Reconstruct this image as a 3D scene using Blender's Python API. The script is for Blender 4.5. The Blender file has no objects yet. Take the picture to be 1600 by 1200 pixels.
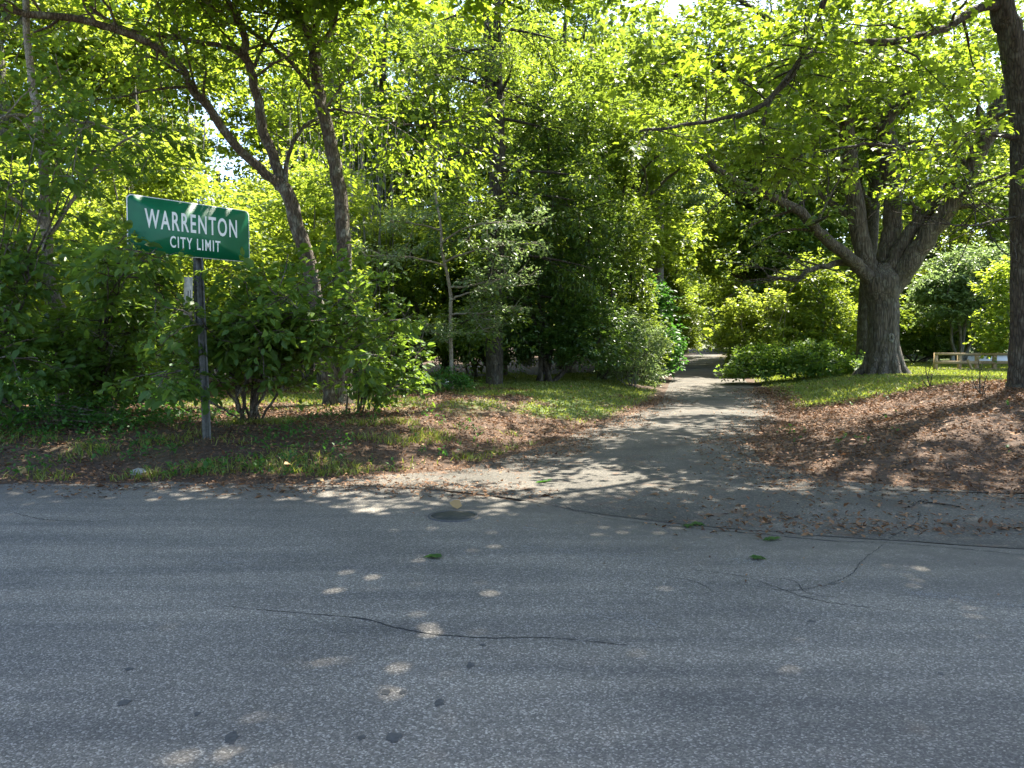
import bpy, math, random
import numpy as np
from mathutils import Vector
R = math.radians
random.seed(7)
S = bpy.context.scene
COL = S.collection

# ------------------------------------------------------------------ camera, sky, sun, exposure
F = 1180.0                 # focal length in pixels of the 1600 x 1200 photograph
CAMZ = 1.6
PITCH = math.atan(60 / F)
cd = bpy.data.cameras.new('camera'); cam = bpy.data.objects.new('camera', cd); COL.objects.link(cam)
cd.sensor_width = 36; cd.lens = 36 * F / 1600; cd.clip_start = .05; cd.clip_end = 3000
cam.location = (0, 0, CAMZ); cam.rotation_euler = (math.pi / 2 - PITCH, 0, 0)
S.camera = cam
SUN_EL, SUN_AZ = R(60), R(42)     # azimuth from the view direction (+Y) towards +X
sdir = Vector((math.sin(SUN_AZ) * math.cos(SUN_EL), math.cos(SUN_AZ) * math.cos(SUN_EL), math.sin(SUN_EL)))
w = bpy.data.worlds.new('World'); S.world = w; w.use_nodes = True
nt = w.node_tree; bg = nt.nodes['Background']
sky = nt.nodes.new('ShaderNodeTexSky'); sky.sky_type = 'NISHITA'; sky.sun_disc = False
sky.sun_elevation = SUN_EL; sky.sun_rotation = SUN_AZ; sky.air_density = 1.0; sky.dust_density = 1.5; sky.ozone_density = 1.0
nt.links.new(sky.outputs[0], bg.inputs[0]); bg.inputs[1].default_value = 0.12
sl = bpy.data.lights.new('sun', 'SUN'); sun = bpy.data.objects.new('sun', sl); COL.objects.link(sun)
sl.energy = 5.0; sl.angle = R(.53); sl.color = (1, .94, .82)
sun.rotation_euler = sdir.to_track_quat('Z', 'Y').to_euler()
S.view_settings.view_transform = 'Standard'; S.view_settings.look = 'None'
S.view_settings.exposure = 2.2; S.view_settings.gamma = 1; S.view_settings.use_curve_mapping = False
S.render.engine = 'CYCLES'
cy = S.cycles
cy.max_bounces = 9; cy.diffuse_bounces = 5; cy.glossy_bounces = 2; cy.transmission_bounces = 5; cy.transparent_max_bounces = 4
cy.caustics_reflective = False; cy.caustics_refractive = False
cy.sample_clamp_indirect = 6; cy.use_denoising = True
try: cy.denoiser = 'OPENIMAGEDENOISE'; cy.denoising_input_passes = 'RGB_ALBEDO_NORMAL'; cy.denoising_prefilter = 'ACCURATE'
except Exception: pass

cp, sp = math.cos(PITCH), math.sin(PITCH)
def P(px, py, depth):
    """the point at world distance `depth` (along Y) that lies in the direction of a photo pixel"""
    a, b = (px - 800) / F, (600 - py) / F
    d = np.array([a, cp + b * sp, -sp + b * cp])
    return np.array([0, 0, CAMZ]) + d * (depth / d[1])

# ------------------------------------------------------------------ numpy noise
_ng = np.random.default_rng(3).random((256, 256))
def vnoise(x, y):
    x = np.asarray(x, float); y = np.asarray(y, float)
    xi = np.floor(x).astype(int); yi = np.floor(y).astype(int); fx = x - xi; fy = y - yi
    fx = fx * fx * (3 - 2 * fx); fy = fy * fy * (3 - 2 * fy)
    g = lambda a, b: _ng[a % 256, b % 256]
    return (g(xi, yi) * (1 - fx) + g(xi + 1, yi) * fx) * (1 - fy) + (g(xi, yi + 1) * (1 - fx) + g(xi + 1, yi + 1) * fx) * fy
def fbm(x, y, o=3):
    s = 0; a = .5; t = 0
    for k in range(o): s = s + a * vnoise(x * 2 ** k + 17 * k, y * 2 ** k + 31 * k); t += a; a *= .5
    return s / t
def sstep(a, b, x):
    t = np.clip((x - a) / (b - a), 0, 1); return t * t * (3 - 2 * t)

# ------------------------------------------------------------------ ground plan (metres)
LEFT = [(-2.6, 8.7), (-2.2, 8.95), (-1.85, 9.1), (-1.2, 9.4), (-.58, 9.75), (-.1, 10.7), (.75, 12.6), (2.06, 15.7), (4.3, 22), (6.7, 32), (9.2, 42), (14.2, 62), (20, 85)]
RIGHT = [(15, 5.0), (15, 7.0), (7, 7.8), (5.2, 8.1), (3.7, 8.9), (3.4, 10), (3.95, 12.6), (5.5, 15.7), (7.6, 22), (10.0, 32), (12.5, 42), (17.5, 62), (23.3, 85)]
S0 = [(-2.6, 8.7), (-.5, 8.15), (1.1, 6.9), (3, 6.15), (6, 5.6), (15, 5.0)]
EDGE_X = [-400, -60, -12, -5.8, -2.6, -.5, 1.1, 3, 6, 15, 60, 400]
EDGE_Y = [6.0, 6.5, 8.35, 8.6, 8.7, 8.15, 6.9, 6.15, 5.6, 5.0, 4.0, 3.0]
def yedge(x): return np.interp(x, EDGE_X, EDGE_Y)
POLY = np.array(LEFT + RIGHT[::-1] + S0[::-1][1:-1])
def sd_poly(x, y, poly=POLY):
    x = np.asarray(x, float).ravel(); y = np.asarray(y, float).ravel()
    d = np.full(x.shape, 1e9); ins = np.zeros(x.shape, bool)
    n = len(poly)
    for i in range(n):
        a = poly[i]; b = poly[(i + 1) % n]; e = b - a
        t = np.clip(((x - a[0]) * e[0] + (y - a[1]) * e[1]) / (e @ e), 0, 1)
        d = np.minimum(d, np.hypot(x - a[0] - t * e[0], y - a[1] - t * e[1]))
        c = ((a[1] > y) != (b[1] > y)) & (x < (b[0] - a[0]) * (y - a[1]) / (b[1] - a[1] + 1e-12) + a[0])
        ins ^= c
    return np.where(ins, -d, d)
def road_sd(x, y):
    """distance outside the paved road and the drive (negative inside)"""
    sh = np.shape(x); x = np.asarray(x, float); y = np.asarray(y, float)
    return np.minimum(np.maximum(y - yedge(x), -1.6 - y).ravel(), sd_poly(x, y)).reshape(sh)
def drive_z(y): return .016 * np.maximum(np.asarray(y, float) - 31, 0) * (1 - .3 * sstep(60, 100, y))
def centre_x(y): return np.interp(y, [8, 12.6, 15.7, 22, 32, 42, 62, 85], [.8, 2.35, 3.8, 5.95, 8.35, 10.85, 15.85, 21.6])
def height(x, y):
    x = np.asarray(x, float); y = np.asarray(y, float)
    d = np.maximum(road_sd(x, y), 0)
    right = sstep(-.2, .8, x - centre_x(y)) * sstep(3, 5, y)
    left = .36 * sstep(0, 3.2, d) + .07 * (fbm(x * .5, y * .5) - .5) * sstep(.3, 2, d)
    near = (.66 - .16 * sstep(18, 28, y)) * sstep(0, 5.0, d)
    mound = .13 * sstep(.2, 1.4, d) * (1 - sstep(17, 20, y)) * (fbm(x * .8 + 5, y * 1.1) + .1)
    rt = near + .55 * mound
    back = .1 * sstep(0, 3, d)
    h = left * (1 - right) + rt * right
    h = np.where(y < 2, back, h)
    return h + drive_z(y) * sstep(25, 32, y)
def G(px, py):
    """the ground point seen at a photo pixel"""
    for dep in np.arange(3, 120, .05):
        p = P(px, py, dep)
        if p[2] <= float(height(p[0], p[1])): return p
    return p
def on(x, y, dz=0): return np.array([x, y, float(height(x, y)) + dz])

# ------------------------------------------------------------------ mesh helpers
def mesh_obj(name, V, Fc, mat, parent=None, attrs=None, smooth=False):
    """V (n,3); Fc (m,k) index array or list of such arrays"""
    V = np.asarray(V, np.float32)
    if not isinstance(Fc, list): Fc = [Fc]
    Fc = [np.asarray(f, np.int32) for f in Fc if len(f)]
    me = bpy.data.meshes.new(name)
    loops = np.concatenate([f.ravel() for f in Fc])
    tot = np.concatenate([np.full(len(f), f.shape[1], np.int32) for f in Fc])
    start = np.concatenate([[0], np.cumsum(tot)[:-1]]).astype(np.int32)
    me.vertices.add(len(V)); me.vertices.foreach_set('co', V.ravel())
    me.loops.add(len(loops)); me.loops.foreach_set('vertex_index', loops)
    me.polygons.add(len(tot)); me.polygons.foreach_set('loop_start', start); me.polygons.foreach_set('loop_total', tot)
    if smooth: me.polygons.foreach_set('use_smooth', np.ones(len(tot), bool))
    for k, a in (attrs or {}).items():
        at = me.attributes.new(k, 'FLOAT', 'POINT'); at.data.foreach_set('value', np.asarray(a, np.float32))
    me.update(calc_edges=True)
    me.materials.append(mat)
    o = bpy.data.objects.new(name, me); COL.objects.link(o)
    if parent is not None: o.parent = parent
    return o
def tag(o, label=None, cat=None, group=None, kind=None):
    if label: o['label'] = label
    if cat: o['category'] = cat
    if group: o['group'] = group
    if kind: o['kind'] = kind
    return o
def thing(name, label, cat, group=None, loc=(0, 0, 0)):
    o = bpy.data.objects.new(name, None); COL.objects.link(o); o.location = loc
    o.empty_display_size = .3
    return tag(o, label, cat, group)
def copy_tree(root, label=None, loc=None, rotz=0, scale=1.0):
    r = root.copy(); COL.objects.link(r)
    for ch in root.children:
        c = ch.copy(); COL.objects.link(c); c.parent = r
        for g in ch.children:
            d = g.copy(); COL.objects.link(d); d.parent = c
    if label: r['label'] = label
    if loc is not None: r.location = loc
    r.rotation_euler = (0, 0, rotz); r.scale = (scale, scale, scale)
    return r
class Acc:
    def __init__(s): s.V = []; s.F3 = []; s.F4 = []; s.n = 0
    def add(s, V, F4=None, F3=None):
        if F4 is not None: s.F4.append(np.asarray(F4) + s.n)
        if F3 is not None: s.F3.append(np.asarray(F3) + s.n)
        s.V.append(np.asarray(V, float)); s.n += len(V)
    def tube(s, pts, rad, k=8, rough=0, rng=None, ribs=0, cap=True):
        pts = np.asarray(pts, float); n = len(pts); rad = np.broadcast_to(rad, n)
        T = np.gradient(pts, axis=0); T /= np.linalg.norm(T, axis=1)[:, None] + 1e-9
        ref = np.array([1., 0, 0]) if abs(T[0][0]) < .8 else np.array([0, 1., 0])
        a = np.arange(k) / k * 2 * math.pi
        V = np.empty((n, k, 3)); u = np.cross(T[0], ref)
        ph = np.zeros(k) if rng is None else rng.random(k)
        for i in range(n):
            u = u - T[i] * (u @ T[i]); u /= np.linalg.norm(u) + 1e-9
            v = np.cross(T[i], u)
            rr = rad[i] * np.ones(k)
            if rough and rng is not None: rr = rr * (1 + rough * (ph - .5) + rough * .5 * (rng.random(k) - .5))
            V[i] = pts[i] + (np.cos(a)[:, None] * u + np.sin(a)[:, None] * v) * rr[:, None]
        V = V.reshape(-1, 3)
        i, j = np.meshgrid(np.arange(n - 1), np.arange(k), indexing='ij'); j2 = (j + 1) % k
        Q = np.stack([i * k + j, i * k + j2, (i + 1) * k + j2, (i + 1) * k + j], -1).reshape(-1, 4)
        F3 = None
        if cap:
            V = np.vstack([V, pts[-1:]]); c = len(V) - 1; jj = np.arange(k)
            F3 = np.stack([(n - 1) * k + jj, (n - 1) * k + (jj + 1) % k, np.full(k, c)], -1)
        s.add(V, Q, F3)
    def box(s, c, d, rz=0, rx=0):
        sx, sy, sz = np.array(d) / 2
        V = np.array([(x, y, z) for x in (-sx, sx) for y in (-sy, sy) for z in (-sz, sz)])
        cr, sr = math.cos(rx), math.sin(rx); V = V @ np.array([[1, 0, 0], [0, cr, sr], [0, -sr, cr]])
        cr, sr = math.cos(rz), math.sin(rz); V = V @ np.array([[cr, sr, 0], [-sr, cr, 0], [0, 0, 1]])
        s.add(V + np.array(c), [(0, 1, 3, 2), (4, 6, 7, 5), (0, 4, 5, 1), (2, 3, 7, 6), (0, 2, 6, 4), (1, 5, 7, 3)])
    def build(s, name, mat, parent=None, smooth=False):
        Fs = []
        if s.F4: Fs.append(np.vstack(s.F4))
        if s.F3: Fs.append(np.vstack(s.F3))
        return mesh_obj(name, np.vstack(s.V), Fs, mat, parent, smooth=smooth)
def spline(pts, n=24, jit=0, rng=None):
    pts = np.asarray(pts, float)
    p = np.vstack([2 * pts[0] - pts[1], pts, 2 * pts[-1] - pts[-2]])
    out = []; m = len(pts) - 1
    for t in np.linspace(0, m, n):
        i = min(int(t), m - 1); f = t - i; a, b, c, d = p[i:i + 4]
        out.append(.5 * (2 * b + (c - a) * f + (2 * a - 5 * b + 4 * c - d) * f * f + (3 * b - a - 3 * c + d) * f ** 3))
    out = np.array(out)
    if jit and rng is not None: out[1:-1] += rng.normal(0, jit, out[1:-1].shape)
    return out

# ------------------------------------------------------------------ leaves
SHAPES = {  # (u along the leaf, v across, w lift) and triangles
 'diamond': (np.array([(0, 0, 0), (.45, .5, .10), (1, 0, -.05), (.45, -.5, .10)]), np.array([(0, 1, 2), (0, 2, 3)])),
 'oval': (np.array([(0, 0, 0), (.3, .46, .09), (.68, .36, .06), (1, 0, -.10), (.68, -.36, .06), (.3, -.46, .09)]), np.array([(0, 1, 2), (0, 2, 3), (0, 3, 4), (0, 4, 5)])),
 'maple': (np.array([(0, 0, 0), (.22, .52, .04), (.42, .26, .05), (.72, .46, 0), (.68, .16, .04), (1, 0, -.10), (.68, -.16, .04), (.72, -.46, 0), (.42, -.26, .05), (.22, -.52, .04)]),
           np.array([(0, 1, 2), (2, 3, 4), (0, 2, 4), (0, 4, 5), (0, 5, 6), (0, 6, 8), (6, 7, 8), (0, 8, 9)])),
}
def leaves_obj(name, C, D, N, L, W, mat, parent=None, shape='diamond', rng=None, var=None, crop=None):
    D = D / (np.linalg.norm(D, axis=1)[:, None] + 1e-9)
    N = N - D * np.sum(N * D, 1)[:, None]; N /= np.linalg.norm(N, axis=1)[:, None] + 1e-9
    B = np.cross(N, D)
    s, T = SHAPES[shape]; k = len(s)
    V = C[:, None, :] + (D[:, None, :] * s[None, :, 0, None] + N[:, None, :] * s[None, :, 2, None]) * L[:, None, None] + B[:, None, :] * s[None, :, 1, None] * W[:, None, None]
    Fc = (T[None] + (np.arange(len(C)) * k)[:, None, None]).reshape(-1, 3)
    if var is None: var = rng.random(len(C))
    return mesh_obj(name, V.reshape(-1, 3), Fc, mat, parent, attrs={'leafvar': np.repeat(var, k)})
def spray(P0, P1, n, width, L, rng, asp=.62, droop=.25, jn=.4, up=1.0):
    """leaves along twigs: flat sprays, alternately left and right; returns C, D, N, L, W, var"""
    Tn = len(P0); d = P1 - P0; ln = np.linalg.norm(d, axis=1)[:, None] + 1e-9; dn = d / ln
    side = np.cross(dn, np.array([0, 0, 1.]) + rng.normal(0, .25, (Tn, 3))); side /= np.linalg.norm(side, axis=1)[:, None] + 1e-9
    t = rng.random((Tn, n, 1)) ** .8; sg = rng.choice([-1., 1.], (Tn, n, 1)); q = rng.random((Tn, n, 1))
    C = P0[:, None] + d[:, None] * t + side[:, None] * sg * q * width * (1.1 - .5 * t) + rng.normal(0, width * .16, (Tn, n, 3))
    C[..., 2] -= (q[..., 0] ** 2) * width * droop
    D = dn[:, None] * .7 + side[:, None] * sg * .8 + rng.normal(0, .35, (Tn, n, 3)); D[..., 2] -= droop * .8
    N = np.array([0, 0, up]) + rng.normal(0, jn, (Tn, n, 3))
    Ls = L * np.clip(np.exp(rng.normal(-.12, .3, Tn * n)), .4, 1.7); vr = np.clip(np.repeat(rng.random(Tn), n) * .6 + rng.random(Tn * n) * .4, 0, 1)
    return C.reshape(-1, 3), D.reshape(-1, 3), N.reshape(-1, 3), Ls, Ls * asp, vr
def grow(limbs, rng, n2=9, l2=2.0, n3=6, l3=.7, t0=.25, upb=.15, acc=None, flat=.45, sagk=.12, k2=5):
    """secondary branches and twigs on limbs [(pts, r0, r1)], returns twig start/end arrays"""
    A, B = [], []
    for pts, r0, r1 in limbs:
        m = len(pts)
        for t in t0 + (1 - t0) * (np.arange(n2) + rng.random(n2)) / n2:
            f = t * (m - 1); i = min(int(f), m - 2); p = pts[i] + (pts[i + 1] - pts[i]) * (f - i)
            tg = pts[i + 1] - pts[i]; tg = tg / (np.linalg.norm(tg) + 1e-9)
            d = rng.normal(0, 1, 3); d[2] *= flat; d -= tg * (d @ tg) * .8; d /= np.linalg.norm(d) + 1e-9
            d = d * .9 + tg * .55 + np.array([0, 0, upb]); d /= np.linalg.norm(d)
            ln = l2 * (1.15 - .55 * t) * rng.uniform(.6, 1.25); q = [p]; st = ln / 5
            for s_ in range(5):
                d = d + rng.normal(0, .16, 3); d[2] -= sagk * .35; d /= np.linalg.norm(d); q.append(q[-1] + d * st)
            q = np.array(q); rb = max((r0 + (r1 - r0) * t) * .42, .012)
            if acc is not None: acc.tube(q, np.linspace(rb, .006, 6), k2)
            for u in .15 + .85 * (np.arange(n3) + rng.random(n3)) / n3:
                g = u * 5; j = min(int(g), 4); a = q[j] + (q[j + 1] - q[j]) * (g - j); bd = (q[j + 1] - q[j]) / st
                e = rng.normal(0, 1, 3); e[2] *= .35; e = e / (np.linalg.norm(e) + 1e-9) * .9 + bd * .8; e[2] -= sagk * .6; e /= np.linalg.norm(e)
                b = a + e * l3 * rng.uniform(.5, 1.25); A.append(a); B.append(b)
    return np.array(A), np.array(B)
def twigs_to(acc, A, B, r=.007, step=1):
    for a, b in zip(A[::step], B[::step]): acc.tube(np.array([a, (a + b) / 2 + (0, 0, .02), b]), [r, r * .7, r * .3], 3, cap=False)
def blobs(ells, n, rng, inner=.35, out=.5, low=-.6):
    """twigs spread through ellipsoids [(centre, (rx,ry,rz), weight)], densest near their skins"""
    A, B = [], []; tw = sum(e[2] for e in ells)
    for c, r, wt in ells:
        k = int(n * wt / tw); r = np.array(r, float); c = np.array(c, float)
        d = rng.normal(0, 1, (k * 2, 3)); d /= np.linalg.norm(d, axis=1)[:, None]; d = d[d[:, 2] > low][:k]
        lump = .78 + .34 * vnoise(d[:, 0] * 2.7 + c[0] * 3.1 + 9 + d[:, 2] * 2, d[:, 1] * 2.7 + c[1] * 2.3 + 9 + d[:, 2] * 2.2)
        lump = lump * (.80 + .42 * vnoise(d[:, 0] * 5.1 + c[1] * 3 + 50, d[:, 2] * 5.1 + d[:, 1] * 3 + c[0])) * np.where(rng.random(len(d)) < .04, 1.25, 1)
        rho = (inner + (1 - inner) * rng.random(len(d)) ** .55) * lump
        a = c + d * r * rho[:, None]; e = d * np.array([1, 1, .35]) + rng.normal(0, .35, d.shape); e /= np.linalg.norm(e, axis=1)[:, None]
        cl = (vnoise(a[:, 0] / r.mean() * 2.6 + 31, a[:, 2] / r.mean() * 3.4 + a[:, 1] * .7) + vnoise(a[:, 1] / r.mean() * 2.6 + 77, a[:, 2] / r.mean() * 3.0 - a[:, 0] * .5)) / 2
        kp_ = rng.random(len(d)) < sstep(.26, .5, cl) + .12; a = a[kp_]; e = e[kp_]
        A.append(a); B.append(a + e * out * rng.uniform(.5, 1.2, (len(a), 1)))
    return np.vstack(A), np.vstack(B)
def slab(areas, rng, out=.8):
    """twigs spread through level boughs added to cast shade [(x0, x1, y0, y1, z, dz, number, gap)]"""
    A = []
    for x0, x1, y0, y1, z, dz, k, gap in areas:
        x = rng.uniform(x0, x1, k); y = rng.uniform(y0, y1, k)
        zz = z + dz * (2 * fbm(x * .35 + 3, y * .35) - 1) + rng.normal(0, dz * .35, k)
        m = rng.random(k) > gap * sstep(.42, .62, fbm(x * .7 + 9, y * .7 + 5)); A.append(np.stack([x, y, zz], -1)[m])
    A = np.vstack(A); d = rng.normal(0, 1, A.shape) * [1, 1, .3]; d /= np.linalg.norm(d, axis=1)[:, None]
    return A, A + d * out * rng.uniform(.5, 1.1, (len(A), 1))
def keep_above(A, B, dz=.05):
    z = height(A[:, 0], A[:, 1]); z2 = height(B[:, 0], B[:, 1])
    m = (A[:, 2] > z + dz) & (B[:, 2] > z2 + dz * .4); return A[m], B[m]

# ------------------------------------------------------------------ materials
def nodes(name):
    m = bpy.data.materials.new(name); m.use_nodes = True; t = m.node_tree
    return m, t, t.nodes['Principled BSDF'], t.nodes.new, t.links.new
def ramp(new, stops):
    r = new('ShaderNodeValToRGB'); e = r.color_ramp.elements
    while len(e) < len(stops): e.new(.5)
    for el, (p, c) in zip(e, stops): el.position = p; el.color = (*c, 1)
    return r
def leaf_mat(name, dark, mid, light, trans, tw=.45, rough=.42, spec=.5):
    m, t, b, new, lk = nodes(name)
    at = new('ShaderNodeAttribute'); at.attribute_name = 'leafvar'
    r = ramp(new, [(0, dark), (.55, mid), (1, light)]); lk(at.outputs['Fac'], r.inputs[0])
    lk(r.outputs[0], b.inputs['Base Color']); b.inputs['Roughness'].default_value = rough; b.inputs['Specular IOR Level'].default_value = spec
    tr = new('ShaderNodeBsdfTranslucent'); mx = new('ShaderNodeMixShader'); mx.inputs[0].default_value = tw
    r2 = ramp(new, [(0, tuple(c * .7 for c in trans)), (1, trans)]); lk(at.outputs['Fac'], r2.inputs[0]); lk(r2.outputs[0], tr.inputs[0])
    lk(b.outputs[0], mx.inputs[1]); lk(tr.outputs[0], mx.inputs[2])
    lk(mx.outputs[0], t.nodes['Material Output'].inputs[0]); return m
def bark_mat(name, c0, c1, scale=6, bump=.6, stretch=.18, lichen=0):
    m, t, b, new, lk = nodes(name)
    tc = new('ShaderNodeTexCoord'); mp = new('ShaderNodeMapping'); mp.inputs['Scale'].default_value = (scale, scale, scale * stretch); lk(tc.outputs['Object'], mp.inputs[0])
    n1 = new('ShaderNodeTexNoise'); n1.inputs['Scale'].default_value = 2.2; n1.inputs['Detail'].default_value = 6; n1.inputs['Distortion'].default_value = .6; lk(mp.outputs[0], n1.inputs[0])
    vo = new('ShaderNodeTexVoronoi'); vo.feature = 'DISTANCE_TO_EDGE'; vo.inputs['Scale'].default_value = 2.5; lk(mp.outputs[0], vo.inputs[0])
    r = ramp(new, [(.25, c0), (.75, c1)]); lk(n1.outputs[0], r.inputs[0])
    col = r.outputs[0]
    if lichen:
        n2 = new('ShaderNodeTexNoise'); n2.inputs['Scale'].default_value = 5; n2.inputs['Detail'].default_value = 4; lk(tc.outputs['Object'], n2.inputs[0])
        rr = ramp(new, [(.52, (0, 0, 0)), (.62, (1, 1, 1))]); lk(n2.outputs[0], rr.inputs[0])
        mx = new('ShaderNodeMixRGB'); mu = new('ShaderNodeMath'); mu.operation = 'MULTIPLY'; mu.inputs[1].default_value = lichen
        lk(rr.outputs[0], mu.inputs[0]); lk(mu.outputs[0], mx.inputs[0]); lk(col, mx.inputs[1]); mx.inputs[2].default_value = (.34, .36, .30, 1); col = mx.outputs[0]
    vr = ramp(new, [(0, (.35, .35, .35)), (.16, (1, 1, 1))]); lk(vo.outputs[0], vr.inputs[0])
    mm = new('ShaderNodeMixRGB'); mm.blend_type = 'MULTIPLY'; mm.inputs[0].default_value = .8; lk(col, mm.inputs[1]); lk(vr.outputs[0], mm.inputs[2])
    lk(mm.outputs[0], b.inputs['Base Color'])
    ad = new('ShaderNodeMath'); ad.operation = 'ADD'; lk(vr.outputs[0], ad.inputs[0]); lk(n1.outputs[0], ad.inputs[1])
    bu = new('ShaderNodeBump'); bu.inputs['Strength'].default_value = bump; bu.inputs['Distance'].default_value = .04; lk(ad.outputs[0], bu.inputs['Height']); lk(bu.outputs[0], b.inputs['Normal'])
    b.inputs['Roughness'].default_value = .9; return m
def plain(name, c, rough=.6, metal=0, var=.0, scale=8, bump=0):
    m, t, b, new, lk = nodes(name)
    b.inputs['Roughness'].default_value = rough; b.inputs['Metallic'].default_value = metal
    if var:
        tc = new('ShaderNodeTexCoord'); n = new('ShaderNodeTexNoise'); n.inputs['Scale'].default_value = scale; n.inputs['Detail'].default_value = 6; lk(tc.outputs['Object'], n.inputs[0])
        r = ramp(new, [(.3, tuple(x * (1 - var) for x in c)), (.7, tuple(min(x * (1 + var), 1) for x in c))]); lk(n.outputs[0], r.inputs[0]); lk(r.outputs[0], b.inputs['Base Color'])
        if bump:
            bu = new('ShaderNodeBump'); bu.inputs['Strength'].default_value = bump; bu.inputs['Distance'].default_value = .01; lk(n.outputs[0], bu.inputs['Height']); lk(bu.outputs[0], b.inputs['Normal'])
    else: b.inputs['Base Color'].default_value = (*c, 1)
    return m
M = {}
M['maple'] = leaf_mat('maple_leaf', (.04, .10, .018), (.065, .145, .022), (.12, .19, .028), (.37, .50, .03), .54)
M['young'] = leaf_mat('young_leaf', (.045, .105, .022), (.075, .155, .03), (.12, .20, .04), (.30, .45, .045), .48, .5, .4)
M['lime'] = leaf_mat('lime_leaf', (.06, .12, .018), (.10, .17, .025), (.15, .21, .035), (.46, .58, .05), .54)
M['gold'] = leaf_mat('golden_leaf', (.09, .15, .02), (.13, .18, .03), (.18, .21, .035), (.48, .58, .06), .54)
M['oak'] = leaf_mat('oak_leaf', (.035, .085, .02), (.06, .12, .028), (.10, .16, .035), (.32, .43, .04), .47, .4, .5)
M['holly'] = leaf_mat('holly_leaf', (.022, .055, .014), (.038, .085, .02), (.07, .12, .03), (.22, .36, .04), .36, .3, .6)
M['pale'] = leaf_mat('pale_leaf', (.08, .14, .05), (.12, .18, .07), (.18, .24, .11), (.3, .42, .12), .45, .4, .5)
M['wood'] = leaf_mat('woodland_leaf', (.035, .085, .018), (.06, .125, .022), (.11, .165, .03), (.42, .52, .045), .53, .45, .4)
M['fern'] = leaf_mat('fern_leaf', (.03, .09, .02), (.05, .14, .025), (.09, .18, .03), (.12, .32, .03), .4, .5, .4)
M['bark_brown'] = bark_mat('brown_bark', (.055, .042, .03), (.17, .135, .10), 9, .7, .22, .45)
M['bark_oak'] = bark_mat('oak_bark', (.04, .032, .024), (.16, .13, .10), 5, 1.0, .13, .15)
M['bark_dark'] = bark_mat('dark_bark', (.03, .024, .018), (.10, .082, .06), 8, .9, .2, .15)
M['bark_pale'] = bark_mat('pale_bark', (.16, .135, .10), (.36, .31, .24), 14, .4, .3, .4)
M['bark_grey'] = bark_mat('grey_bark', (.08, .075, .06), (.24, .22, .18), 6, .7, .2, .3)

def asphalt_mat():
    m, t, b, new, lk = nodes('asphalt')
    tc = new('ShaderNodeTexCoord'); co = tc.outputs['Object']
    vo = new('ShaderNodeTexVoronoi'); vo.inputs['Scale'].default_value = 125; lk(co, vo.inputs[0])
    sep = new('ShaderNodeSeparateColor'); lk(vo.outputs['Color'], sep.inputs[0])
    chips = ramp(new, [(0, (.094, .085, .071)), (.45, (.136, .123, .105)), (.8, (.20, .182, .155)), (1, (.38, .35, .30))]); lk(sep.outputs[0], chips.inputs[0])
    n = new('ShaderNodeTexNoise'); n.inputs['Scale'].default_value = .55; n.inputs['Detail'].default_value = 5; lk(co, n.inputs[0])
    big = ramp(new, [(.3, (.70, .70, .71)), (.5, (.98, .98, .98)), (.72, (1.22, 1.2, 1.16))]); lk(n.outputs[0], big.inputs[0])
    mu = new('ShaderNodeMixRGB'); mu.blend_type = 'MULTIPLY'; mu.inputs[0].default_value = 1; lk(chips.outputs[0], mu.inputs[1]); lk(big.outputs[0], mu.inputs[2])
    # worn band along the edge, stretched streaks along the lanes
    mp = new('ShaderNodeMapping'); mp.inputs['Scale'].default_value = (.25, 2.2, 1); mp.inputs['Rotation'].default_value = (0, 0, R(6)); lk(co, mp.inputs[0])
    n3 = new('ShaderNodeTexNoise'); n3.inputs['Scale'].default_value = 1.6; n3.inputs['Detail'].default_value = 4; lk(mp.outputs[0], n3.inputs[0])
    st = ramp(new, [(.35, (.74, .74, .76)), (.68, (1.18, 1.15, 1.11))]); lk(n3.outputs[0], st.inputs[0])
    m2 = new('ShaderNodeMixRGB'); m2.blend_type = 'MULTIPLY'; m2.inputs[0].default_value = 1; lk(mu.outputs[0], m2.inputs[1]); lk(st.outputs[0], m2.inputs[2])
    # fine dirt near the verge (attribute written on the mesh: distance to the edge)
    at = new('ShaderNodeAttribute'); at.attribute_name = 'dirt'
    n4 = new('ShaderNodeTexNoise'); n4.inputs['Scale'].default_value = 7; n4.inputs['Detail'].default_value = 6; lk(co, n4.inputs[0])
    mm = new('ShaderNodeMath'); mm.operation = 'MULTIPLY'; lk(at.outputs['Fac'], mm.inputs[0]); lk(n4.outputs[0], mm.inputs[1])
    m3 = new('ShaderNodeMixRGB'); lk(mm.outputs[0], m3.inputs[0]); lk(m2.outputs[0], m3.inputs[1]); m3.inputs[2].default_value = (.09, .08, .064, 1)
    lk(m3.outputs[0], b.inputs['Base Color'])
    bu = new('ShaderNodeBump'); bu.inputs['Strength'].default_value = .75; bu.inputs['Distance'].default_value = .004; lk(vo.outputs['Distance'], bu.inputs['Height']); bu.invert = True
    lk(bu.outputs[0], b.inputs['Normal']); b.inputs['Roughness'].default_value = .82; return m
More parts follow.
